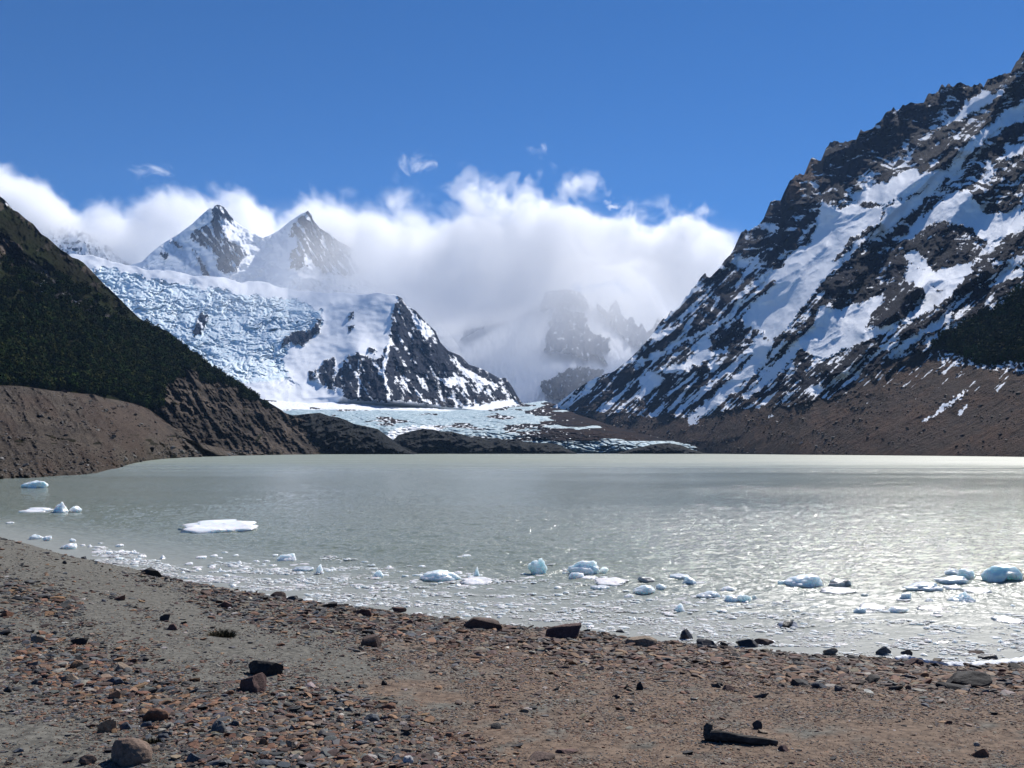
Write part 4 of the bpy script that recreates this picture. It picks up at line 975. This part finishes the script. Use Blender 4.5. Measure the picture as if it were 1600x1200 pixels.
ICE = [(326,832,118,22,'flat','white','ice_floe','large flat white ice floe floating alone on open water at left'),
 (48,763,42,13,'slope','blue','iceberg','small pale blue iceberg nearest the left moraine shore'),
 (46,801,44,11,'flat','white','ice_floe','thin tilted ice slab left of a pointed white ice lump'),
 (90,801,24,18,'peak','white','iceberg','pointed white ice lump leaning to the right beside a thin slab'),
 (116,800,19,10,'lump','white','iceberg','little white double lump just right of a pointed ice lump'),
 (13,818,12,4,'flat','white','ice_piece','tiny flat ice piece near the left edge'),
 (54,843,22,8,'lump','blue','ice_piece','smooth ice lump peeping over the crest of the left bank'),
 (72,845,14,8,'lump','white','ice_piece','small jagged ice lump just above the left bank'),
 (112,847,11,6,'lump','white','ice_piece','tiny white ice lump above a low double piece off the left bank'),
 (104,858,27,9,'slope','white','ice_piece','low double ice piece close off the left bank'),
 (128,853,8,4,'flat','white','ice_piece','thin ice splinter off the left bank'),
 (169,866,12,5,'lump','white','ice_piece','single small ice lump above the slush off the left bank'),
 (312,873,17,6,'flat','white','ice_piece','small flat ice piece alone right of the left slush'),
 (444,878,34,13,'lump','white','iceberg','white crumbly ice lump alone left of centre'),
 (499,896,14,16,'peak','white','ice_piece','small upright ice horn left of centre'),
 (471,893,34,7,'lump','grey','ice_piece','broken grey ice ridge just left of a small upright horn'),
 (590,902,18,12,'peak','blue','ice_piece','small ice piece with a raised left corner at centre left'),
 (686,909,66,17,'slope','blue','ice_floe','long translucent ice tongue with a sharp left tip at centre'),
 (744,902,10,18,'peak','grey','ice_piece','thin upright grey ice pinnacle at centre'),
 (745,913,50,9,'flat','white','ice_floe','flat slush topped plate right below a thin grey pinnacle'),
 (840,897,32,26,'lump','teal','iceberg','chunky teal ice block standing by itself at centre'),
 (913,898,52,22,'slope','blue','iceberg','pale blue sloping iceberg right of a chunky teal block'),
 (944,895,14,9,'lump','teal','ice_piece','small glassy teal lump touching the right end of a sloping iceberg'),
 (901,905,25,11,'lump','white','ice_piece','rounded white ice lump in front of a sloping iceberg'),
 (923,906,26,7,'flat','white','ice_piece','flat white piece in front of a sloping iceberg'),
 (939,921,30,7,'flat','grey','ice_floe','flat grey plate nearest the shore below a sloping iceberg'),
 (958,914,52,8,'flat','white','ice_floe','wide pale plate right of a sloping iceberg'),
 (1008,928,36,14,'slope','blue','iceberg','low pale wedge of ice left of a grey cube right of centre'),
 (1034,922,17,10,'lump','grey','ice_piece','small grey ice cube right of a low pale wedge'),
 (1010,910,28,9,'lump','dirty','ice_piece','grey brown ice hump behind a low pale wedge'),
 (984,935,16,7,'lump','white','ice_piece','small smooth white ice piece below a low pale wedge'),
 (1064,904,32,9,'flat','grey','ice_floe','grey tilted plate lying behind a dark rounded ice lump'),
 (1078,914,23,13,'lump','grey','iceberg','dark rounded grey ice lump with a wet underside'),
 (1063,955,18,13,'peak','blue','ice_piece','small blue horn of ice rising from slush near shore'),
 (1140,924,26,8,'lump','white','ice_piece','low white hump behind a pair of rounded lumps'),
 (1110,935,40,10,'slope','grey','ice_floe','grey broken plate left of a pair of rounded lumps'),
 (1145,941,26,11,'lump','blue','iceberg','left one of a touching pair of rounded pale blue lumps'),
 (1164,941,24,13,'lump','teal','iceberg','right one of a touching pair of rounded pale blue lumps'),
 (1180,937,9,8,'lump','dirty','ice_piece','small dark brown ice lump right of a pair of rounded lumps'),
 (1261,918,62,20,'slope','blue','iceberg','long whale shaped blue iceberg with a high left end on the right'),
 (1225,915,18,8,'lump','teal','ice_piece','glassy teal hump left of a whale shaped iceberg'),
 (1316,918,38,12,'lump','dirty','ice_floe','brownish ice hump right of a whale shaped iceberg'),
 (1315,927,52,7,'flat','white','ice_floe','long thin white plate in front of a brownish ice hump'),
 (1352,932,12,5,'lump','dirty','ice_piece','tiny reddish dirty ice lump below a brownish hump'),
 (1491,899,26,10,'lump','grey','ice_piece','grey ice lump behind the left end of a double lump'),
 (1514,904,26,16,'lump','blue','iceberg','dark blue rounded ice lump left of the teal arch'),
 (1494,913,50,12,'slope','grey','ice_floe','grey slab sloping down to the left under a dark blue lump'),
 (1450,925,62,13,'slope','grey','ice_floe','long grey floe with a dark edge left of the teal arch'),
 (1494,921,24,7,'flat','white','ice_piece','small white plate at the right end of a long grey floe'),
 (1535,927,42,9,'flat','grey','ice_floe','dark edged flat floe below the teal arch'),
 (1577,909,62,26,'arch','teal','iceberg','teal ice arch with a gap under it at the right edge'),
 (1417,937,22,11,'lump','grey','ice_piece','small grey pyramid of ice below a long grey floe'),
 (1510,941,42,16,'peak','blue','iceberg','low blue tent shaped ice piece below a grey slab'),
 (1346,959,20,10,'slope','grey','ice_piece','small grey ice wedge in the slush on the right'),
 (1370,952,38,7,'flat','white','ice_floe','long white plate right of a small grey wedge'),
 (1585,974,40,9,'flat','white','ice_floe','white plate in the slush at the right edge'),
 (1463,954,40,6,'flat','dirty','ice_floe','thin brownish plate in the slush on the right'),
 (1408,957,34,8,'lump','white','ice_floe','bumpy white plate in the slush right of centre right')]
for a in ICE: ice(*a)
# slush: small pieces one can tell apart, then the finest bits as one object
VS = lambda u: np.interp(u, [-100, 60, 100, 200, 250, 300, 420, 600, 780, 950, 1100, 1250, 1400, 1600, 1800], [836, 846, 864, 888, 902, 914, 931, 955, 974, 992, 1008, 1020, 1030, 1036, 1040])
small = [(st, mt, mesh('ice_piece', ice_shape(st, ri, 900+i)[0], tris=ICO[4][1], mat=IM[mt])) for i, (st, mt) in enumerate((('flat', 'white'), ('flat', 'white'), ('flat', 'grey'), ('lump', 'white'), ('lump', 'blue'), ('slope', 'grey'), ('peak', 'white')))]
GI = {'flat': ('small flat white or grey ice plate among the shore slush', 'small flat ice plates'), 'lump': ('small rounded ice lump among the shore slush', 'small rounded ice lumps'), 'slope': ('small tilted grey ice chip among the shore slush', 'small tilted ice chips'), 'peak': ('small pointed ice bit among the shore slush', 'small pointed ice bits')}
n = 0
while n < 235:
    u = ri.uniform(190, 1600) if ri.uniform() < .85 else ri.uniform(140, 480)
    top = 26 if u < 330 else (60 if u < 500 else 95 if u > 700 else 75)
    v = VS(u)-6-(ri.uniform()**.9)*top
    if fbm(np.array(u/90.), np.array(v/14.), 2, 321) < -.12 and ri.uniform() < .8: continue
    k = int(ri.choice(7, p=[.26, .22, .16, .12, .06, .12, .06])) if u > 520 else int(ri.choice(7, p=[.16, .12, .1, .26, .1, .1, .16]))
    st, mt, me = small[k]
    dd = H*F/(v-HY); w = ri.uniform(7, 22 if st == 'flat' else 14)/F*dd
    hz = {'flat': .1, 'lump': .45, 'slope': .32, 'peak': .75}[st]
    o = link('ice_piece', me, loc=((u-CX)/F*dd, dd, w*hz*.12), rot=(ri.normal(0, .05), ri.normal(0, .05), ri.uniform(-.5, .5) if st == 'flat' else ri.uniform(0, 6.28)), sc=(w, w*ri.uniform(.6, 1.1), w*hz))
    tag(o, GI[st][0], 'ice', GI[st][1]); n += 1
def slush():
    r = np.random.default_rng(55); n = 34000
    u = r.uniform(150, 1800, n); top = np.where(u < 330, 24, np.where(u < 500, 48, 78))
    q = r.uniform(0, 1, n); v = VS(u)+2-q**1.15*top
    band = fbm(u/110, v/9, 3, 331)+.25*np.exp(-((VS(u)-v-26)/16)**2)+.12*sstep(380, 250, u)
    gap = np.exp(-(segdist([(1390,962),(1500,965),(1540,968)], u, v)/9)**2)+np.exp(-(segdist([(1350,1002),(1400,1000)], u, v)/7)**2)
    k = (r.uniform(0, 1, n) < np.clip(.22+1.5*band-gap, .015, 1)*(1-.5*sstep(14, 2, VS(u)-v)*(u > 450)))
    u, v = u[k], v[k]; n = len(u); d = H*F/(v-HY); x = (u-CX)/F*d
    size = np.clip(1.3*(1-r.uniform(0, 1, n))**(-.55), 1.3, 8)/(F*.64)*d
    sh = []
    for s in range(16):
        a = np.linspace(0, 2*np.pi, 9, endpoint=False); rad = .5*(1+r.normal(0, .2, 9))
        top_ = np.c_[rad*np.cos(a)*.86, rad*np.sin(a)*.86, np.full(9, .5)]; bot = np.c_[rad*np.cos(a), rad*np.sin(a), np.full(9, -.5)]
        sh.append(np.concatenate([top_, bot, [[0, 0, .6+r.uniform(0, .3)]]]))
    SV = np.stack(sh); tr = [(j, (j+1) % 9, 18) for j in range(9)]; qd = [(9+j, 9+(j+1) % 9, (j+1) % 9, j) for j in range(9)]
    vv = SV[r.integers(0, 16, n)]*(size[:, None]*np.stack([r.uniform(.8, 1.5, n), r.uniform(.6, 1, n), r.uniform(.03, .16, n)], -1))[:, None, :]
    a = r.uniform(-.6, .6, n); c_, s_ = np.cos(a)[:, None], np.sin(a)[:, None]
    vv = np.stack([vv[..., 0]*c_-vv[..., 1]*s_, vv[..., 0]*s_+vv[..., 1]*c_, vv[..., 2]], -1)+np.stack([x, d, np.full(n, .012)], -1)[:, None]
    off = (np.arange(n)*19)[:, None, None]
    tag(link('slush', mesh('slush', vv.reshape(-1, 3), quads=(np.array(qd)[None]+off).reshape(-1, 4), tris=(np.array(tr)[None]+off).reshape(-1, 3), mat=ice_material('slush_ice', (.38, .41, .41), (.6, .63, .64), .8))), 'brash ice and slush drifting in the shallows along the beach', 'slush', kind='stuff')
slush()
# the white foam line at the right
def foam():
    t = NT('white_foam'); n = t.noise(t.pos(), 16, 5, .7); m = t.bsdf(t.mix(n, (.6, .62, .66), (.88, .9, .92)), .7, t.bump(n, .8, .03))
    us = np.linspace(1398, 1720, 160); vs = np.interp(us, [1398, 1415, 1450, 1480, 1520, 1570, 1600, 1720], [1031, 1028, 1036, 1040, 1040, 1036, 1033, 1030])
    wd = np.interp(us, [1398, 1412, 1425, 1450, 1560, 1600, 1720], [.04, .22, .08, .18, .22, .36, .45])*(1+.35*fbm(us/14, us*0, 3, 5))
    pts = np.array([hit(u_, v_, True) for u_, v_ in zip(us, vs)])
    k = 9; vv = []
    for j in range(k):
        a = math.pi*j/(k-1); vv.append(np.c_[pts[:, 0], pts[:, 1]+.5*wd*math.cos(a)+.02*fbm(us/9, us*0+j, 2, 7), pts[:, 2]+.05*math.sin(a)*(1+.5*fbm(us/8, us*0+j*.7, 2, 8))-.004])
    tag(link('foam', mesh('foam', np.stack(vv, 0).reshape(-1, 3), gridquads(k, len(us)), mat=m)), 'line of white foam and ice grains washed up on the right of the beach', 'foam', kind='stuff')
foam()

# ------------------------------------------------------------------ woods on the far slopes: masses nobody could count
def wood(name, label, data, poly, n, hgt, seed, cols, upper=None):
    U, V, T, D, pts, f = data; r = np.random.default_rng(seed)
    m = inpoly(poly, U+fbm(U/20, V/20, 3, 5)*8, V+fbm(U/20, V/20, 3, 6)*8) & (fbm(U/34, V/20, 3, seed) > -.42)
    if upper: m |= inpoly(upper, U, V) & (fbm(U/22, V/12, 4, seed+3) > .12)
    ii = np.argwhere(m); sel = ii[r.integers(0, len(ii), n)]
    base = pts[sel[:, 0], sel[:, 1]]
    L = 90; ht = hgt*r.uniform(.5, 1.5, n)
    # leaf clumps spread through an uneven crown
    dirs = r.normal(size=(n, L, 3)); dirs /= np.linalg.norm(dirs, axis=2)[..., None]
    rad = r.uniform(.45, 1., (n, L))**.5
    lob = 1+.35*np.sin(dirs[..., 0]*4+r.uniform(0, 6, (n, 1)))*np.cos(dirs[..., 1]*4+r.uniform(0, 6, (n, 1)))
    c = dirs*(rad*lob)[..., None]*np.array([.52, .52, .5])*ht[:, None, None]
    c[..., 2] += .5*ht[:, None]
    c = c+base[:, None]
    s = ht[:, None]*r.uniform(.06, .12, (n, L))
    a = r.normal(size=(n, L, 3)); a += dirs*.0; a /= np.linalg.norm(a, axis=2)[..., None]
    b = np.cross(a, dirs+.3*r.normal(size=(n, L, 3))); b /= np.linalg.norm(b, axis=2)[..., None]+1e-9
    a *= s[..., None]; b *= s[..., None]
    vv = np.stack([c-a-b*.6, c+a*.7-b, c+a+b*.7, c-a*.5+b], 2).reshape(-1, 3)
    q = np.arange(n*L*4).reshape(-1, 4)
    col = np.repeat((np.array(cols)[r.integers(0, len(cols), n)]*r.uniform(.5, 1.6, (n, 1))), L*4, 0)
    t = NT(name+'_leaves'); mt = t.bsdf(t.attr('col', 'Color'), .95, None, .02)
    tag(link(name, mesh(name, vv, quads=q, colors=dict(col=col), mat=mt, smooth=False)), label, 'forest', kind='stuff')
def scree(name, label, data, maskf, n, seed, cols, big=7., power=2.0):
    U, V, T, D, pts, f = data; r = np.random.default_rng(seed)
    w = np.clip(maskf(U, V), 0, 1)*(pts[..., 2] > -.2); w = (w/w.sum()).ravel()
    k = r.choice(w.size, n, p=w); q = pts.reshape(-1, 3)[k]; dd = D.ravel()[k]
    pix = np.minimum(1.3*(1-r.uniform(0, 1, n))**(-1/power), big)
    col = np.array(cols)[r.integers(0, len(cols), n)]*r.uniform(.6, 1.35, (n, 1))
    stone_field(name, label, 'scree', q[:, 0], q[:, 1], q[:, 2], pix, pix/(F*.64)*dd, col, r, .3, (.45, .9))
SC = [(.06, .058, .056), (.035, .034, .034), (.12, .112, .1), (.1, .07, .055), (.18, .17, .155), (.024, .023, .024)]
mo_e = lambda U, V: .35+fbm(U/40, V/16, 3, 401)+1.6*np.exp(-((MO[5]['edge']-6)/7)**2)
MO[5]['edge'] = np.clip((np.array(MO[4][..., 2])), 0, 60)*4
scree('scree_stones', 'scattered rocks and stones on the left moraine bank', MO, mo_e, 2600, 71, SC, 6., 2.6)
scree('scree_stones', 'scattered stones over the brown scree at the foot of the right mountain', RM, lambda U, V: np.clip(union([RM_SCREE], U, V, 5, 22, 6)*(1-union([RM_FOREST], U, V, 4, 16, 4))*(.3+fbm(U/50, V/20, 3, 402)), 0, 1), 2200, 72, [(.09, .064, .052), (.06, .047, .042), (.12, .095, .08), (.05, .042, .04), (.2, .18, .17)], 3.6, 2.6)
GREENS = [(.015, .028, .006), (.02, .034, .008), (.028, .032, .009), (.012, .022, .006), (.034, .038, .011)]
wood('forest', 'dark low beech wood covering the left hillside', LH, LH_FOREST, 11500, 7., 61, GREENS, [(-90, 400), (0, 405), (60, 420), (130, 445), (190, 490), (262, 525), (330, 578), (400, 622), (420, 640), (300, 590), (0, 600)])
wood('forest', 'dark green wood on the right mountain foot above the scree', RM, RM_FOREST, 7000, 10, 62, GREENS)

# ------------------------------------------------------------------ clouds
def cloud_material(name, spec):
    t = NT(name); p = t.pos(); t.m.volume_intensity if False else None
    spec(t, p); return t.m
def prism(name, x0, x1, y0, y1, z0, z1, mat, label, cat='cloud'):
    vv = [(x, y, z) for z in (z0, z1) for y in (y0, y1) for x in (x0, x1)]
    q = [(0, 2, 3, 1), (4, 5, 7, 6), (0, 1, 5, 4), (2, 6, 7, 3), (0, 4, 6, 2), (1, 3, 7, 5)]
    o = link(name, mesh(name, vv, quads=q, mat=mat, smooth=False)); tag(o, label, cat, kind='stuff'); return o
KD = 6600.
cx = lambda u: (u-CX)/F*KD
cz = lambda v: H+(HY-v)/F*KD
X0, X1, ZR0, ZR1 = (-260-CX)/F*7000, (1420-CX)/F*6300, -100., 2900.
TOP = [(-260,215),(-60,235),(0,262),(30,280),(60,300),(100,318),(140,312),(190,326),(215,302),(260,290),(320,300),(360,286),(390,298),(410,335),(430,328),(480,314),(560,318),(640,325),(690,334),(740,320),(790,324),(850,306),(890,310),(930,330),(970,346),(1010,350),(1080,336),(1110,352),(1150,372),(1200,395),(1420,420)]
FRONT = [(-260,6900),(0,7000),(180,7250),(420,7150),(480,6950),(540,6350),(600,5750),(680,5500),(800,5700),(1000,6000),(1420,6300)]
fd_ = lambda u: np.interp(u, [q[0] for q in FRONT], [q[1] for q in FRONT])+150
wx_ = lambda u: (u-CX)/F*(fd_(u)-150 if u in (-260, 1420) else fd_(u))
wz_ = lambda u, v: H+(HY-v)/F*fd_(u)
def curve(t, x, pts, lo, hi):
    n = t.n('FloatCurve'); c = n.mapping.curves[0]
    n.mapping.use_clip = False
    P_ = [((wx_(u)-X0)/(X1-X0), (y-lo)/(hi-lo)) for u, y in pts]
    c.points[0].location = P_[0]; c.points[-1].location = P_[-1]
    for q in P_[1:-1]: c.points.new(*q)
    for q in c.points: q.handle_type = 'AUTO_CLAMPED'
    n.mapping.update()
    t.set(n.inputs[1], t.math('DIVIDE', t.math('SUBTRACT', x, X0), X1-X0))
    return t.math('MULTIPLY_ADD', n.outputs[0], hi-lo, lo)
def bank(t, p):
    s = t.n('SeparateXYZ'); t.set(s.inputs[0], p); x, y, z = s.outputs
    # follow each column at its true bearing so that the outline is that of a bank curving round the valley head
    top = curve(t, x, [(u, wz_(u, v)) for u, v in TOP], ZR0, ZR1)
    front = curve(t, x, FRONT, 5000, 7600)
    dens = curve(t, x, [(-260, .9), (0, .9), (180, .62), (330, .7), (430, .75), (560, .8), (700, .85), (800, 1.), (1150, 1.), (1420, .9)], 0, 1)
    bl = curve(t, x, [(-260, .02), (430, .05), (600, .09), (790, .11), (845, .125), (885, .165), (1000, .168), (1100, .1), (1420, .05)], 0, .3)
    lowz = t.ramp(t.math('SUBTRACT', t.math('DIVIDE', z, y), bl), 0., .06)                         # 0 low, 1 high
    fr2 = t.math('ADD', front, t.math('MULTIPLY', t.math('SUBTRACT', 1.0, lowz), 2700.))
    depth = t.math('SUBTRACT', top, z)
    thick = t.math('SUBTRACT', t.math('ADD', fr2, 1000.), y)
    sd = t.math('MINIMUM', depth, t.math('MINIMUM', t.math('MULTIPLY', t.math('SUBTRACT', y, fr2), .6), thick))
    n1 = t.noise(t.mapped(p, (1, 1, 1.15)), 1/760., 3, .5, .2)
    n3 = t.noise(p, 1/230., 6, .66, .8)
    sd = t.math('ADD', sd, t.math('MULTIPLY', t.math('SUBTRACT', n1, .46), 260.))
    sd = t.math('ADD', sd, t.math('MULTIPLY', t.math('SUBTRACT', n3, .5), 470.))
    b1 = t.math('ABSOLUTE', t.math('MULTIPLY_ADD', t.noise(p, 1/430., 0, .5), 2., -1.)); b2 = t.math('ABSOLUTE', t.math('MULTIPLY_ADD', t.noise(p, 1/150., 1, .5), 2., -1.))
    puff = curve(t, x, [(-260, 110), (430, 100), (560, 120), (720, 210), (1420, 190)], 0, 300)
    sd = t.math('ADD', sd, t.math('MULTIPLY', t.math('SUBTRACT', t.math('ADD', b1, t.math('MULTIPLY', b2, .5)), .3), t.math('MULTIPLY', puff, 1.6)))
    soft = curve(t, x, [(-260, 120), (330, 110), (480, 120), (640, 150), (780, 55), (1100, 55), (1150, 200), (1420, 260)], 0, 300)
    core = t.math('POWER', t.math('DIVIDE', sd, soft, clamp=True), 1.7)
    core = t.math('MULTIPLY', core, t.ramp(depth, 150, 800, lo=1., hi=.14))
    core = t.math('MULTIPLY', core, t.math('MULTIPLY', dens, CLOUD_D))
    # thin mist hanging under and in front of the bank, over the towers
    mx = curve(t, x, [(-260, .0), (300, .0), (430, .05), (520, .35), (600, .8), (700, 1.), (960, .8), (1060, .35), (1420, .1)], 0, 1)
    mz = t.math('MULTIPLY', t.ramp(z, cz(690), cz(430), lo=.35, hi=1.), t.ramp(t.math('SUBTRACT', t.math('MULTIPLY', top, t.math('MINIMUM', 1.0, t.math('DIVIDE', y, front))), z), 0, 420))
    n2 = t.noise(p, 1/900., 4, .5)
    mist = t.math('MULTIPLY', t.math('MULTIPLY', mx, mz), t.math('MULTIPLY', t.ramp(n2, .25, .75, lo=.4, hi=1.4), MIST_D))
    v = t.n('VolumePrincipled'); v.inputs['Color'].default_value = (.994, .994, .996, 1); v.inputs['Anisotropy'].default_value = CLOUD_G
    t.set(v.inputs['Density'], t.math('ADD', core, mist)); t.t.links.new(v.outputs[0], t.out.inputs['Volume'])
prism('cloud_bank', X0, X1, 4750, 9000, 120., 2700., cloud_material('cloud_bank_vapour', bank), 'thick white cloud bank lying over the peaks and towers at the head of the valley')
def wisp(u, v, w, h, y, seed, thr, dn):
    k = y/F; xc, zc_ = (u-CX)*k, H+(HY-v)*k; a, b = w*.5*k, h*.5*k
    def spec(t, p):
        m = t.n('Mapping'); m.vector_type = 'POINT'; t.set(m.inputs[0], p)
        m.inputs['Location'].default_value = (-xc/a, -y/(a*.6), -zc_/b); m.inputs['Scale'].default_value = (1/a, 1/(a*.6), 1/b)
        ln = t.n('VectorMath', operation='LENGTH'); t.set(ln.inputs[0], m.outputs[0])
        fall = t.ramp(ln.outputs['Value'], .1, 1.)
        fall = t.math('SUBTRACT', 1.0, fall)
        n = t.noise(t.mapped(p, (1, 1, 1.3), (0, .5, seed)), 1/(a*.5), 7, .68, 1.2)
        dd = t.ramp(t.math('ADD', n, t.math('MULTIPLY', t.math('SUBTRACT', fall, 1.0), .32)), thr, thr+.2)
        q = t.n('VolumePrincipled'); q.inputs['Color'].default_value = (.99, .99, .99, 1); q.inputs['Anisotropy'].default_value = CLOUD_G
        t.set(q.inputs['Density'], t.math('MULTIPLY', dd, dn)); t.t.links.new(q.outputs[0], t.out.inputs['Volume'])
    return xc, zc_, a, b, spec
for (u, v, w, h, y, sd, thr, dn, lab) in ((655, 256, 150, 76, 6900, .3, .46, .014, 'small torn white cloud alone above the cloud bank'), (957, 320, 56, 44, 6700, 1.4, .42, .02, 'tiny white puff at the right shoulder of the cloud bank'), (235, 268, 170, 70, 7600, 2.2, .46, .006, 'thin wisp of cloud over the left part of the cloud bank')):
    xc, zc_, a, b, spec = wisp(u, v, w, h, y, sd, thr, dn)
    prism('cloud', xc-a, xc+a, y-a*.6, y+a*.6, zc_-b, zc_+b, cloud_material('cloud_wisp', spec), lab)

if HAZE:
    t = NT('air'); v = t.n('VolumePrincipled'); v.inputs['Color'].default_value = (.36, .6, 1, 1); v.inputs['Density'].default_value = HAZE; v.inputs['Anisotropy'].default_value = 0.
    t.t.links.new(v.outputs[0], t.out.inputs['Volume'])
    hz = prism('haze', -7500, 7500, -250, 9600, -6, 2950, t.m, 'thin blue mountain air', 'haze')
# ------------------------------------------------------------------ light, sky, camera
w = bpy.data.worlds.new('World'); scene.world = w; w.use_nodes = True
nt = w.node_tree; sk = nt.nodes.new('ShaderNodeTexSky'); sk.sky_type = 'NISHITA'; sk.sun_disc = False
sk.sun_elevation = SUN_EL; sk.sun_rotation = SUN_AZ; sk.altitude = 900; sk.air_density = SKY[1]; sk.dust_density = SKY[2]; sk.ozone_density = SKY[3]
hs = nt.nodes.new('ShaderNodeHueSaturation'); hs.inputs['Saturation'].default_value = 1.12; nt.links.new(sk.outputs[0], hs.inputs['Color']); nt.links.new(hs.outputs[0], nt.nodes['Background'].inputs[0]); nt.nodes['Background'].inputs[1].default_value = SKY[0]
sl = bpy.data.lights.new('sun', 'SUN'); sl.energy = SUN; sl.angle = R(.53); sl.color = (1., .965, .92)
so = bpy.data.objects.new('sun', sl); COL.objects.link(so)
from mathutils import Vector
sv = Vector((math.sin(SUN_AZ)*math.cos(SUN_EL), math.cos(SUN_AZ)*math.cos(SUN_EL), math.sin(SUN_EL)))
so.rotation_euler = sv.to_track_quat('Z', 'Y').to_euler(); so.location = sv*60
cam = bpy.data.cameras.new('camera'); co = bpy.data.objects.new('camera', cam); COL.objects.link(co)
cam.sensor_width = 36; cam.lens = 36*F/1600; cam.shift_y = (HY-600)/1600; cam.clip_start = .1; cam.clip_end = 60000
co.location = (0, 0, H); co.rotation_euler = (R(90), 0, 0); scene.camera = co
scene.view_settings.view_transform = 'Standard'; scene.view_settings.look = 'None'; scene.view_settings.exposure = EXPO; scene.view_settings.gamma = 1
cy = scene.cycles; cy.use_denoising = True; cy.max_bounces = 12; cy.diffuse_bounces = 3; cy.glossy_bounces = 3; cy.transmission_bounces = 2; cy.volume_bounces = VB; cy.transparent_max_bounces = 4
cy.volume_step_rate = STEP; cy.volume_max_steps = 256
cy.sample_clamp_indirect = 6; cy.caustics_reflective = False; cy.caustics_refractive = False
cy.use_adaptive_sampling = True; cy.adaptive_threshold = .02
